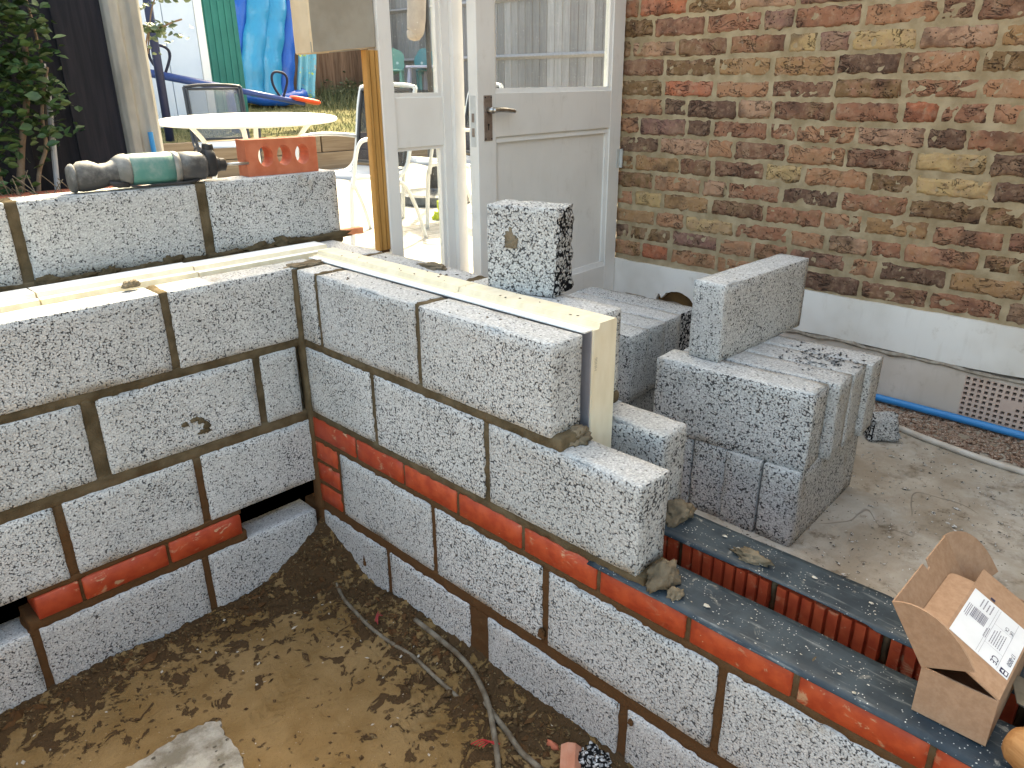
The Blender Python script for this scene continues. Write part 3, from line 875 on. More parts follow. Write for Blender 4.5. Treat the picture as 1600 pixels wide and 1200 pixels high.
# tall stack: lower layer lies along X, upper layer along Y
yaw = rad(2)
G2 = 'blocks in the right stack'
for k, nm in enumerate(('end block of the right stack, the lower one nearest the cardboard box', 'second lower block of the right stack counted from the cardboard box',
                        'third lower block of the right stack, beside the outer wall end', 'hindmost lower block of the right stack')):
    loose_block((0.44, 0.098, 0.215), (-0.835 + 0.004 * (k % 2), 1.248 - 0.103 * k, GZ), yaw + rad((0.3, -0.4, 0.2, 0)[k]), nm, M_BLOCK_ROUGH, G2)
for k, nm in enumerate(('large front block on top of the right stack with its coarse face to the pit', 'second upper block of the right stack, behind the coarse front block',
                        'third upper block of the right stack, under the far half of the standing block', 'rear upper block of the right stack, nearest the brick wall')):
    loose_block((0.100, 0.44, 0.213), ((-0.667, -0.777, -0.8785, -0.980)[k], 1.083 + (0.0, 0.016, 0.012, 0.02)[k], T), rad(4.5) + rad((0.3, 0, 0, 0)[k]), nm, M_BLOCK_ROUGH if k == 0 else M_BLOCK, G2)
loose_block((0.475, 0.096, 0.215), (-0.915, 0.972, T + 0.2135), rad(-1.5), 'single block standing on edge across the top of the right stack')
# low stack behind the insulation board
G1 = 'blocks in the low stack by the door'
for k, nm in enumerate(('smooth upper block of the low stack, nearest the insulation board', 'second upper block of the low stack', 'third upper block of the low stack', 'rear upper block of the low stack with a dark broken corner')):
    loose_block((0.100, 0.44, 0.215), (-0.742 - 0.1012 * k, 0.49 - 0.008 * k, T), rad(1), nm, M_BLOCK, G1,
                mats=[M_BLOCK, M_BROKEN], mface={'y1': 1} if k == 3 else None)
for k in range(4):
    loose_block((0.44, 0.100, 0.215), (-0.90, 0.64 - 0.103 * k, GZ), 0, ('front lower block of the low stack, in the shade beside the coarse block', 'second lower block of the low stack', 'third lower block of the low stack', 'hindmost lower block of the low stack')[k], M_BLOCK, G1, step=0.06)
# broken half block on the outer leaf
hb = loose_block((0.098, 0.195, 0.218), (-0.292, 0.672, 0.001), rad(17), 'broken half block with a rough dark side standing on the outer wall before the door',
                 mats=[M_BLOCK_ROUGH, M_BROKEN], mface={'y1': 1}, amp=0.0022, chip=0.03, step=0.012, name='half_block')
for v in hb.data.vertices:
    if v.co.y > 0.085:
        q = v.co * 45
        v.co.y += noise.noise(q) * 0.010 + noise.noise(q * 2.3) * 0.006 - 0.02 * (0.218 - v.co.z) / 0.218 * 0.3
pt = lump('mortar_patch', (0, 0, 0), (0.006, 0.020, 0.036), None, mat=M_MORTAR_NEW, sd=81)
pt.parent = hb; pt.location = (0.048, -0.028, 0.125)
for (x_, z_, a_, b_) in ((0.380, -0.375, 0.010, 0.010), (0.352, -0.368, 0.012, 0.010), (0.335, -0.378, 0.010, 0.012), (0.322, -0.395, 0.010, 0.016), (0.330, -0.41, 0.016, 0.010)):
    o = lump('mud_splash', (x_, 0.0005, z_), (a_, 0.004, b_), None, mat=M_MORTAR, sd=int(x_ * 1000), sub=3)
    o.parent = wall_l; o.matrix_parent_inverse = Matrix.Translation(-Vector(wall_l.location))
for (y_, z_, a_, b_) in ((0.236, -0.905, 0.007, 0.020), (0.985, -0.745, 0.010, 0.022), (1.255, -0.83, 0.007, 0.012)):
    o = lump('mud_splash', (0.0005, y_, z_), (0.004, a_, b_), None, mat=M_MORTAR, sd=int(y_ * 1000), sub=3)
    o.parent = wall_r; o.matrix_parent_inverse = Matrix.Translation(-Vector(wall_r.location))
# small chunk by the gravel
mb = MB(); mb.rough(-0.055, 0.055, -0.05, 0.05, 0, 0.085, 0.010, 0.006, 0.010, 0.05, seed(), nsc=30)
ck = mb.build('block_chunk', [M_BLOCK_ROUGH, M_BROKEN], None, smooth=False)
for v in ck.data.vertices:
    k = v.co.z / 0.085
    v.co.x = v.co.x * (1.15 - 0.45 * k) + 0.012 * k; v.co.y = v.co.y * (1.1 - 0.35 * k * (v.co.x > 0))
for pl_ in ck.data.polygons:
    if pl_.normal.x < -0.3 or pl_.normal.y < -0.5: pl_.material_index = 1
ck.location = (-1.475, 1.225, GZ - 0.004); ck.rotation_euler = (rad(4), rad(-6), rad(35))
tag(ck, 'broken lump of grey block on the floor beside the white pipe', 'block fragment')

# ------------------------------------------------------------------ old brick wall of the house
WX = -1.80
bw = empty('brick_wall', (WX, 0.7, GZ), label='old stock brick house wall in red, brown and yellow bricks, right of the white door', cat='wall')
rows = []
z = -0.262; rowi = 0
rgw = random.Random(5)
while z < 1.12:
    h = 0.0635 + rgw.uniform(-0.003, 0.004)
    y = -0.20 - (rowi % 2) * 0.12 + rgw.uniform(-0.03, 0.03)
    slope = 0.0
    while y < 2.2:
        L = rgw.choice([0.225, 0.222, 0.228, 0.22, 0.105, 0.218, 0.14]) + rgw.uniform(-0.008, 0.008)
        y1 = y + L
        a = max(y, -0.185)
        if y1 - a > 0.03:
            mb = MB()
            s = seed()
            dz = rgw.uniform(-0.003, 0.003)
            px = rgw.uniform(0.0, 0.006)
            mb.rough(WX - 0.05, WX + px, a, y1, z + dz, z + dz + h, 0.012, 0.0068, 0.006, 0.024, s, nsc=40)
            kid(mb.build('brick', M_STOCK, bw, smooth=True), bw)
        y = y1 + rgw.uniform(0.009, 0.017)
    z += 0.0778; rowi += 1
mb = MB()
n_y = 200; n_z = 120
vs = []; fs = []
for j in range(n_z + 1):
    for i in range(n_y + 1):
        yy = -0.185 + 2.4 * i / n_y; zz = -0.30 + 1.44 * j / n_z
        q = Vector((0, yy * 26, zz * 26))
        vs.append((WX - 0.0015 + noise.noise(q) * 0.0042 + noise.noise(q * 2.5) * 0.0026, yy, zz))
for j in range(n_z):
    for i in range(n_y):
        a = j * (n_y + 1) + i
        fs.append((a, a + 1, a + n_y + 2, a + n_y + 1))
mb.add(vs, fs)
kid(mb.build('mortar', M_OLD_MORTAR, bw, smooth=True), bw)
mb = MB(); mb.box(WX - 0.30, WX - 0.06, -0.185, 9.0, GZ - 0.1, 3.2); mb.box(WX - 0.06, WX - 0.005, -0.185, 9.0, 1.14, 3.2); mb.box(WX - 0.06, WX - 0.004, 2.215, 9.0, GZ - .1, 1.14)
kid(mb.build('unseen_upper_wall', M_OLD_MORTAR, bw), bw)
# painted plaster skirting with a ragged lower edge and a hole
def strip(name, top, bot, x, th, mat, parent):
    n = len(top)
    poly = top + bot[::-1]
    mb = MB(); mb.prism(poly, 'X', x, x + th)
    o = mb.build(name, mat, parent)
    return kid(o, parent)
rs = random.Random(2)
def ragged(pts, amp, n=6):
    out = []
    for (a, b) in zip(pts[:-1], pts[1:]):
        for k in range(n):
            t = k / n
            out.append((a[0] + (b[0] - a[0]) * t, a[1] + (b[1] - a[1]) * t + rs.uniform(-amp, amp)))
    out.append(pts[-1])
    return out
top = ragged([(-0.185, -0.284), (0.1, -0.285), (0.4, -0.279), (0.75, -0.272), (1.2, -0.272), (1.55, -0.270), (2.2, -0.268)], 0.0022)
bot = ragged([(-0.185, -0.452), (0.02, -0.450), (0.07, -0.446), (0.085, -0.405), (0.10, -0.428), (0.125, -0.400), (0.165, -0.386), (0.21, -0.386), (0.25, -0.405), (0.28, -0.432), (0.40, -0.44),
              (0.75, -0.438), (1.1, -0.438), (1.3, -0.441), (1.55, -0.433), (2.2, -0.430)], 0.003, 3)
strip('skirting', top, bot, WX - 0.02, 0.036, M_PAINT2, bw)
# crumbling lip under it
mb = MB(); pts = [(WX + 0.014 + rs.uniform(-0.004, 0.004), -0.1 + 0.045 * i, -0.445 + rs.uniform(-0.004, 0.004) - 0.004 * (i > 24)) for i in range(50)]
mb.tube(pts, [0.008 + rs.uniform(-0.003, 0.004) for _ in pts], 6)
kid(mb.build('crumbling_lip', simple('crumbled_plaster', (0.40, 0.35, 0.29), (0.22, 0.18, 0.14), 40, 0.9, 0.6, obj=False), bw), bw)
mb = MB(); mb.box(WX - 0.02, WX - 0.006, 0.0, 0.45, -0.50, -0.36)
kid(mb.build('hole_backing', simple('brown_void', (0.16, 0.085, 0.030), (0.08, 0.045, 0.02), 14, 0.95, 0.5), bw), bw)
# cement band with the air brick let into it
AY0, AY1, AZ0, AZ1 = 1.372, 1.60, -0.622, -0.470
mb = MB()
mb.box(WX - 0.02, WX + 0.008, -0.18, AY0, GZ - 0.02, -0.449)
mb.box(WX - 0.02, WX + 0.008, AY1, 2.2, GZ - 0.02, -0.449)
mb.box(WX - 0.02, WX + 0.0075, AY0, AY1, AZ1, -0.449)
mb.box(WX - 0.02, WX + 0.0075, AY0, AY1, GZ - 0.02, AZ0)
kid(mb.build('cement_band', M_RENDER, bw), bw)
# air brick: a plate with real square holes
ny, nz = 11, 8
mb = MB()
holes = {(i, j) for i in range(ny) for j in range(nz)}
holes -= {(6, 4), (7, 3), (7, 4), (8, 4), (6, 3)}
ysn = [AY0]; zsn = [AZ0]
py, pz = (AY1 - AY0) / ny, (AZ1 - AZ0) / nz
for i in range(ny): ysn += [AY0 + py * (i + 0.24), AY0 + py * (i + 0.80)]
ysn.append(AY1)
for j in range(nz): zsn += [AZ0 + pz * (j + 0.22), AZ0 + pz * (j + 0.80)]
zsn.append(AZ1)
for i in range(len(ysn) - 1):
    for j in range(len(zsn) - 1):
        hole = i % 2 == 1 and j % 2 == 1 and ((i - 1) // 2, (j - 1) // 2) in holes
        if not hole:
            a, b, c_, d_ = ysn[i], ysn[i + 1], zsn[j], zsn[j + 1]
            mb.add([(WX + 0.0085, a, c_), (WX + 0.0085, b, c_), (WX + 0.0085, b, d_), (WX + 0.0085, a, d_)], [(0, 1, 2, 3)])
ab = mb.build('air_brick', painted('faded_pink_clay', (0.66, 0.53, 0.45), (0.38, 0.22, 0.17), 0.6, 0.9), bw)
bmw = bmesh.new(); bmw.from_mesh(ab.data); bmesh.ops.remove_doubles(bmw, verts=bmw.verts, dist=1e-5); bmw.to_mesh(ab.data); bmw.free()
sm = ab.modifiers.new('thick', 'SOLIDIFY'); sm.thickness = 0.02; sm.offset = -1
kid(ab, bw)
mb = MB(); mb.box(WX - 0.0195, WX - 0.016, AY0, AY1, AZ0, AZ1)
kid(mb.build('void', M_DARK, bw), bw)

# gravel strip and pipes at the foot of the wall
flakes('gravel', 2600, lambda g: (lambda y: (g.uniform(WX + 0.02, WX + 0.25 + 0.03 * (y - 1.3) + g.uniform(-.03, .0)), y))(g.uniform(0.6, 2.1)), lambda x, y: GZ, 0.006, 0.011,
       chip_mat('brown_gravel', [(0.10, 0.06, 0.04), (0.22, 0.14, 0.10), (0.34, 0.25, 0.19), (0.17, 0.09, 0.06), (0.45, 0.37, 0.30), (0.14, 0.09, 0.07)]), 31)
flakes('floor_grit', 1100, lambda g: (g.uniform(-1.5, -0.36), g.uniform(1.0, 2.1)), lambda x, y: GZ + 0.001, 0.0016, 0.0052,
       chip_mat('grit', [(0.08, 0.07, 0.06), (0.5, 0.48, 0.45), (0.3, 0.26, 0.2), (0.6, 0.58, 0.55), (0.2, 0.15, 0.1)]), 32)
flakes('block_crumbs', 130, lambda g: (-0.90 + g.gauss(0, 0.05), 1.20 + g.gauss(0, 0.05)), lambda x, y: T + 0.2145, 0.002, 0.006,
       chip_mat('dark_crumbs', [(0.04, 0.04, 0.04), (0.25, 0.25, 0.25), (0.08, 0.08, 0.08)]), 33)
mb = MB(); mb.tube(bez([(WX + 0.045, 0.2, GZ + 0.028), (WX + 0.045, 0.8, GZ + 0.025), (WX + 0.043, 1.35, GZ + 0.024), (WX + 0.04, 1.7, GZ + 0.02), (WX + 0.04, 2.3, GZ + 0.02)], 6), 0.0135, 14)
tag(mb.build('water_pipe', simple('blue_plastic_pipe', (0.012, 0.20, 0.50), (0.018, 0.24, 0.56), 8, 0.35, 0.05, spec=0.5), smooth=True), 'bright blue plastic water pipe along the foot of the brick wall', 'pipe')
mb = MB(); mb.tube(bez([(-1.60, 1.15, GZ + 0.010), (-1.555, 1.28, GZ + 0.010), (-1.513, 1.464, GZ + 0.010), (-1.491, 1.65, GZ + 0.010), (-1.48, 2.0, GZ + 0.010), (-1.5, 2.4, GZ + .01)], 6), 0.0105, 12)
tag(mb.build('waste_pipe', simple('dirty_white_pipe', (0.60, 0.56, 0.50), (0.46, 0.40, 0.33), 14, 0.5, 0.1), smooth=True), 'thin dirty white pipe lying on the floor at the edge of the gravel', 'pipe')

# ------------------------------------------------------------------ white door, side window, timber post, pier, added unseen light blockers
FY = -0.20
door = empty('glazed_door', (-1.775, FY + 0.012, GZ), rz=rad(3.5), label='white half glazed door, slightly ajar, beside the old brick wall', cat='door')
# local frame: x from hinge (0) towards the lock edge is -x in the house, so the leaf lies along local +x
def dbox(name, mat, x0, x1, z0, z1, y0=-0.022, y1=0.022, bev=0.002, par=None):
    mb = MB(); mb.box(x0, x1, y0, y1, z0 - GZ, z1 - GZ)
    return mb.build(name, mat, par or door, bevel=bev)
W = 0.925
RT, RB_ = 0.462, 0.310
LST = W - 0.095
dbox('stile', M_PAINT, 0.0, 0.085, GZ + 0.01, 1.38)
dbox('stile', M_PAINT, LST, W, GZ + 0.01, 1.38)
dbox('rail', M_PAINT, 0.085, LST, RB_, RT, -0.0215, 0.0215)
dbox('rail', M_PAINT, 0.085, LST, GZ + 0.01, -0.30, -0.0215, 0.0215)
dbox('rail', M_PAINT, 0.085, LST, 1.26, 1.38, -0.0215, 0.0215)
dbox('panel', M_PAINT, 0.080, LST + 0.005, -0.305, RB_ + 0.005, -0.010, 0.006, 0)
mb = MB(); mb.box(0.08, LST + 0.005, -0.002, 0.002, RT - GZ, 1.26 - GZ)
mb.build('pane', M_GLASS, door)
def bead(x0, x1, z0, z1, w=0.016):
    for (a, b, c_, e) in ((x0, x1, z0, z0 + w), (x0, x1, z1 - w, z1), (x0, x0 + w, z0 + w, z1 - w), (x1 - w, x1, z0 + w, z1 - w)):
        mb = MB()
        if b - a > e - c_: mb.prism([(0.003, c_ - GZ), (0.018, c_ - GZ), (0.011, e - GZ), (0.003, e - GZ)], 'X', a, b)
        else: mb.prism([(a, 0.003), (b, 0.003), (b, 0.012), (a, 0.018)] if a < 0.3 else [(a, 0.003), (b, 0.003), (b, 0.018), (a, 0.012)], 'Z', c_ - GZ, e - GZ)
        mb.build('bead', M_PAINT, door)
bead(0.085, LST, RT, 1.26)
bead(0.085, LST, -0.30, RB_, 0.020)
# lock furniture on the room face (local +y) and the lock edge (local x = W)
hp = dbox('handle_plate', M_BRONZE, LST + 0.022, LST + 0.064, 0.300, 0.455, 0.022, 0.0255, 0.001)
mb = MB(); hx = LST + 0.043; hz = 0.405 - GZ
mb.tube([(hx, 0.024, hz), (hx, 0.052, hz)], 0.011, 12)
mb.tube(bez([(hx + 0.006, 0.055, hz), (hx - 0.03, 0.058, hz + 0.001), (hx - 0.075, 0.056, hz - 0.002), (hx - 0.115, 0.050, hz - 0.006)], 5), [0.0115] * 12 + [0.0115, 0.0112, 0.0105, 0.009], 12, flat=0.75)
mb.build('handle', M_STEEL, door, smooth=True)
mb = MB(); mb.tube([(hx, 0.0245, 0.355 - GZ), (hx, 0.0264, 0.355 - GZ)], 0.0045, 10); mb.box(hx - 0.002, hx + 0.002, 0.0245, 0.0263, 0.337 - GZ, 0.355 - GZ)
mb.build('keyhole', M_DARK, door)
for (sx, sz) in ((0.027, 0.448), (0.059, 0.448), (0.027, 0.307), (0.059, 0.307)):
    mb = MB(); mb.tube([(LST + sx, 0.025, sz - GZ), (LST + sx, 0.0268, sz - GZ)], 0.0028, 8); mb.build('screw', M_DARK, door)
mb = MB(); mb.box(W, W + 0.0015, -0.012, 0.012, 0.280 - GZ, 0.455 - GZ); lp = mb.build('lock_plate', simple('painted_steel', (0.6, 0.6, 0.58), (0.52, 0.52, 0.5), 30, 0.4, 0), door)
for (a, b) in ((0.365, 0.395), (0.315, 0.345)):
    mb = MB(); mb.box(W + 0.001, W + 0.0028, -0.006, 0.006, a - GZ, b - GZ); mb.build('lock_slot', M_BRONZE, door)
mb = MB(); mb.tube([(-0.004, 0.028, 0.135 - GZ), (-0.004, 0.028, 0.215 - GZ)], 0.007, 10)
for k in range(1, 4): mb.tube([(-0.004, 0.028, (0.135 + 0.02 * k) - GZ), (-0.004, 0.028, (0.137 + 0.02 * k) - GZ)], 0.0078, 10)
mb.box(-0.028, 0.024, 0.0225, 0.0245, 0.135 - GZ, 0.215 - GZ)
mb.build('hinge', simple('painted_hinge', (0.55, 0.56, 0.54), (0.45, 0.45, 0.43), 30, 0.45, 0.05), door)

sw = empty('side_window', (-0.68, FY, GZ), label='white timber side window with two panes between the door and the orange post', cat='window')
def sbox(name, mat, x0, x1, z0, z1, y0, y1, bev=0.002):
    mb = MB(); mb.box(x0, x1, y0, y1, z0, z1)
    return kid(mb.build(name, mat, sw, bevel=bev), sw)
sbox('stile', M_PAINT, -0.552, -0.500, GZ, 1.40, FY - 0.05, FY + 0.01)
sbox('stile', M_PAINT, -0.808, -0.772, GZ, 1.40, FY - 0.05, FY)
sbox('door_post', M_PAINT, -0.858, -0.8085, GZ, 1.40, FY - 0.06, FY + 0.018)
sbox('rail', M_PAINT, -0.772, -0.552, 0.288, 0.452, FY - 0.04, FY - 0.003)
sbox('rail', M_PAINT, -0.772, -0.552, 1.28, 1.40, FY - 0.04, FY - 0.003)
sbox('rail', M_PAINT, -0.772, -0.552, GZ, GZ + 0.12, FY - 0.04, FY - 0.003)
for (z0, z1) in ((0.452, 1.28), (GZ + 0.12, 0.288)):
    sbox('pane', M_GLASS, -0.772, -0.552, z0, z1, FY - 0.026, FY - 0.022, 0)
    sbox('bead', M_PAINT, -0.772, -0.756, z0, z1, FY - 0.021, FY - 0.008, 0)
    sbox('bead', M_PAINT, -0.552 - 0.012, -0.552, z0, z1, FY - 0.021, FY - 0.010, 0)
    sbox('bead', M_PAINT, -0.756, -0.564, z0, z0 + 0.014, FY - 0.021, FY - 0.008, 0)
    sbox('bead', M_PAINT, -0.756, -0.564, z1 - 0.010, z1, FY - 0.021, FY - 0.008, 0)
sbox('jamb', M_PAINT, -1.802, -1.783, GZ, 1.42, FY - 0.06, FY + 0.016)
sbox('head', M_PAINT, -1.802, -0.50, 1.40, 1.46, FY - 0.061, FY + 0.012)

M_PINE = wood_mat('orange_pine', (0.46, 0.225, 0.060), (0.60, 0.33, 0.11), 10)
tp = empty('timber_post', (-0.475, FY - 0.02, -0.06), label='orange pine post with long grooves under the concrete pier', cat='post')
mb = MB()
xa, xb = -0.4985, -0.452
prof = [(xa, FY - 0.022), (xa, FY + 0.004), (xa + 0.010, FY + 0.004), (xa + 0.0125, FY - 0.008), (xa + 0.015, FY + 0.004), (xa + 0.031, FY + 0.004), (xa + 0.0335, FY - 0.008), (xa + 0.036, FY + 0.004), (xb, FY + 0.004), (xb, FY - 0.022)]
mb.prism(prof[::-1], 'Z', -0.046, 0.596)
kid(mb.build('post_shaft', M_PINE, tp), tp)
mb = MB(); mb.box(xa + 0.002, xb - 0.002, FY - 0.02, FY, -0.056, -0.046)
kid(mb.build('dark_foot', simple('wet_end_grain', (0.09, 0.04, 0.015), bump=0), tp), tp)

house = empty('house', (-0.9, 0.5, 0.6), label='house wall end with grey rendered pier and raw tan side above the pine post', cat='house')
mb = MB(); mb.rough(-0.4985, -0.2588, FY - 0.10, FY, 0.592, 1.46, 0.03, 0.0015, 0.005, 0.015, seed())
M_GREYR = simple('grey_render', (0.30, 0.265, 0.21), (0.38, 0.345, 0.285), 9, 0.9, 0.3, 120, 0.002, obj=False)
M_TAN = simple('raw_tan_plaster', (0.60, 0.46, 0.30), (0.68, 0.54, 0.37), 14, 0.85, 0.15, obj=False)
o = mb.build('pier', [M_GREYR, M_TAN], house)
for pl in o.data.polygons:
    if pl.normal.x > 0.6 or pl.normal.z < -0.6: pl.material_index = 1
for v in o.data.vertices:
    v.co.z += 0.022 * (v.co.z < 0.7) * (-(v.co.x + 0.2588) / 0.24) - 0.012 * (v.co.z < 0.7)
kid(o, house)
mb = MB(); mb.box(-2.1, -0.2588, -0.30, FY + 0.0, 1.462, 2.7)  # unseen wall added above door and pier to block light from the garden
kid(mb.build('unseen_upper_wall', M_GREYR, house), house)
mb = MB(); mb.box(-1.78, -0.05, 2.56, 2.85, GZ - 0.1, 2.2)  # added out of view to darken the near sides of the block stacks
kid(mb.build('unseen_shade_wall', M_OLD_MORTAR, house), house)
mb = MB(); mb.box(-2.3, -0.85, -1.45, -0.30, 1.50, 1.62)  # unseen slab added to keep the sun off the right-hand walls
kid(mb.build('unseen_shade_roof', M_GREYR, house), house)

# red clay sill strip between the raised block and the pine post
mb = MB(); mb.rough(-0.50, -0.36, -0.385, -0.355, -0.01, 0.012, 0.03, 0.001, 0.002, 0, seed())
mb.xform(Matrix.Identity(4))
tag(mb.build('tile_strip', simple('terracotta', (0.45, 0.17, 0.09), (0.52, 0.24, 0.14), 20, 0.8, 0.2)), 'thin red clay strip on the outer wall at the foot of the pine post', 'tile')

# ------------------------------------------------------------------ things on the left wall
WT = 0.2265
# perforated brick on its long edge
pb = MB()
bx0, bx1, by0, by1, bz0, bz1 = -0.305, -0.062, -0.392, -0.325, WT + 0.002, WT + 0.112
def plate_with_holes(name, x0, x1, y0, y1, z0, z1, holes, mat, parent=None, n=20):
    """box with round through-holes along Y, built as strips"""
    bm = bmesh.new()
    cuts = sorted(holes)
    edges = [x0] + [(cuts[i][0] + cuts[i + 1][0]) / 2 for i in range(len(cuts) - 1)] + [x1]
    for (cx, cz, rx, rz), xa, xb in zip(cuts, edges[:-1], edges[1:]):
        outer = []
        inner = []
        for k in range(n):
            a = 2 * pi * k / n + pi / n
            inner.append((cx + rx * cos(a), cz + rz * sin(a)))
            dx, dz = cos(a), sin(a)
            tx = ((xb - cx) if dx > 0 else (xa - cx)) / dx if abs(dx) > 1e-6 else 1e9
            tz = ((z1 - cz) if dz > 0 else (z0 - cz)) / dz if abs(dz) > 1e-6 else 1e9
            t_ = min(tx, tz)
            outer.append((cx + dx * t_, cz + dz * t_))
        # snap outer ring to corners
        for cxr, czr in ((xa, z0), (xb, z0), (xb, z1), (xa, z1)):
            k = min(range(n), key=lambda i: (outer[i][0] - cxr) ** 2 + (outer[i][1] - czr) ** 2)
            outer[k] = (cxr, czr)
        for yy, flip in ((y1, False), (y0, True)):
            vo = [bm.verts.new((p[0], yy, p[1])) for p in outer]
            vi = [bm.verts.new((p[0], yy, p[1])) for p in inner]
            for k in range(n):
                q = [vo[k], vo[(k + 1) % n], vi[(k + 1) % n], vi[k]]
                bm.faces.new(q if flip else q[::-1])
            if not flip: f_o, f_i = vo, vi
            else: b_o, b_i = vo, vi
        for k in range(n):
            k2 = (k + 1) % n
            bm.faces.new([f_i[k], f_i[k2], b_i[k2], b_i[k]])
            ex = (abs(outer[k][0] - xa) < 1e-6 and abs(outer[k2][0] - xa) < 1e-6) or (abs(outer[k][0] - xb) < 1e-6 and abs(outer[k2][0] - xb) < 1e-6)
            mid = ex and abs(outer[k][0] - x0) > 1e-6 and abs(outer[k][0] - x1) > 1e-6
            if not mid: bm.faces.new([f_o[k2], f_o[k], b_o[k], b_o[k2]])
    bmesh.ops.remove_doubles(bm, verts=bm.verts, dist=1e-5)
    bmesh.ops.recalc_face_normals(bm, faces=bm.faces)
    me = bpy.data.meshes.new(name); bm.to_mesh(me); bm.free()
    me.materials.append(mat)
    o = bpy.data.objects.new(name, me); col.objects.link(o)
    return o
zc = (bz0 + bz1) / 2 + 0.004
L_ = bx1 - bx0
pbk = plate_with_holes('perforated_brick', 0, L_, -0.034, 0.034, 0, bz1 - bz0, [(L_ * 0.215, 0.058, 0.025, 0.032), (L_ * 0.475, 0.058, 0.025, 0.032), (L_ * 0.735, 0.058, 0.025, 0.032)],
                       simple('fresh_red_brick', (0.47, 0.125, 0.060), (0.54, 0.17, 0.09), 25, 0.75, 0.25, 200, 0.0015, obj=False))
pbk.location = (bx0 - 0.012, -0.352, WT); pbk.rotation_euler = (0, 0, rad(-4))
tag(pbk, 'red brick with three round holes standing on its long edge on the left wall', 'brick')

# rotary hammer drill lying on its side
drill = empty('rotary_drill', (0.2, -0.335, WT), label='dusty teal and black rotary hammer drill lying on the left wall', cat='drill')
def loft(secs, n=20, power=2.4):
    """sections: (x, y, z, ry, rz) along X, super-elliptic"""
    vs = []; fs = []
    for (x, y, z, ry, rz) in secs:
        for k in range(n):
            a = 2 * pi * k / n
            ca, sa = cos(a), sin(a)
            vs.append((x, y + ry * math.copysign(abs(ca) ** (2 / power), ca), z + rz * math.copysign(abs(sa) ** (2 / power), sa)))
    for i in range(len(secs) - 1):
        for k in range(n):
            fs.append((i * n + k, i * n + (k + 1) % n, (i + 1) * n + (k + 1) % n, (i + 1) * n + k))
    fs.append(tuple(range(n - 1, -1, -1))); fs.append(tuple((len(secs) - 1) * n + k for k in range(n)))
    return vs, fs
def dpart(name, secs, mat, power=2.4, n=20):
    mb = MB(); mb.add(*loft(secs, n, power))
    o = mb.build(name, mat, drill, smooth=True)
    return kid(o, drill)
def dusty(name, a, rough=0.5):
    t = NT(name); p = t.pos()
    up = t.n('ShaderNodeSeparateXYZ', i_0=t.n('ShaderNodeNewGeometry').outputs['Normal']).outputs[2]
    dst = t.math('MULTIPLY', t.mr(t.math('ADD', t.noise(p, 28, 5, 0.65), t.math('MULTIPLY', up, 0.35)), 0.38, 0.98, 0.08, 0.85), 0.62)
    c = t.mix(dst, a, (0.50, 0.48, 0.44))
    return t.done(c, rough, t.bump(t.noise(p, 140, 3), 0.15, 0.001), 0.4)
M_TEAL = dusty('dusty_teal_plastic', (0.045, 0.20, 0.175)); M_DGREY = dusty('dusty_black_rubber', (0.03, 0.032, 0.034), 0.7)
M_DARKM = dusty('dusty_dark_casing', (0.028, 0.030, 0.034), 0.35)
Y0 = -0.335
dpart('grip', [(0.432, Y0, WT + 0.034, 0.022, 0.016), (0.429, Y0, WT + 0.036, 0.032, 0.030), (0.41, Y0, WT + 0.042, 0.034, 0.040), (0.385, Y0, WT + 0.043, 0.033, 0.040), (0.36, Y0, WT + 0.040, 0.030, 0.032), (0.335, Y0, WT + 0.044, 0.030, 0.030),
               (0.315, Y0, WT + 0.048, 0.034, 0.036), (0.300, Y0, WT + 0.050, 0.037, 0.040)], M_DGREY)
dpart('end_rim', [(0.440, Y0, WT + 0.035, 0.022, 0.020), (0.438, Y0, WT + 0.037, 0.032, 0.034), (0.431, Y0, WT + 0.039, 0.035, 0.038), (0.428, Y0, WT + 0.040, 0.033, 0.037)], M_DGREY)
dpart('body_shell', [(0.307, Y0, WT + 0.050, 0.022, 0.022), (0.300, Y0, WT + 0.050, 0.033, 0.034), (0.285, Y0, WT + 0.050, 0.041, 0.0415), (0.26, Y0, WT + 0.050, 0.043, 0.043), (0.20, Y0, WT + 0.049, 0.043, 0.043), (0.166, Y0, WT + 0.049, 0.043, 0.043)], M_TEAL, 3.2)
dpart('casing_rim', [(0.322, Y0, WT + 0.049, 0.033, 0.034), (0.306, Y0, WT + 0.050, 0.041, 0.0415), (0.294, Y0, WT + 0.050, 0.0445, 0.0445), (0.288, Y0, WT + 0.050, 0.0440, 0.0440)], dusty('grey_casing', (0.10, 0.105, 0.10)))
dpart('body_band', [(0.168, Y0, WT + 0.049, 0.0445, 0.0445), (0.150, Y0, WT + 0.048, 0.0440, 0.0440)], dusty('grey_band', (0.16, 0.16, 0.15)), 3.0)
dpart('gear_housing', [(0.152, Y0, WT + 0.048, 0.0425, 0.0425), (0.11, Y0, WT + 0.047, 0.0415, 0.0415), (0.082, Y0, WT + 0.046, 0.040, 0.040), (0.072, Y0, WT + 0.046, 0.035, 0.035), (0.064, Y0, WT + 0.046, 0.030, 0.030)], M_DARKM, 3.0)
dpart('side_handle_collar', [(0.066, Y0, WT + 0.050, 0.026, 0.034), (0.062, Y0, WT + 0.052, 0.028, 0.041), (0.040, Y0, WT + 0.052, 0.028, 0.041), (0.034, Y0, WT + 0.050, 0.024, 0.034)], M_BLACK, 3.0)
dpart('collar_clamp', [(0.060, Y0, WT + 0.092, 0.010, 0.010), (0.058, Y0, WT + 0.094, 0.014, 0.014), (0.036, Y0, WT + 0.094, 0.014, 0.014), (0.034, Y0, WT + 0.092, 0.010, 0.010)], M_BLACK, 4)
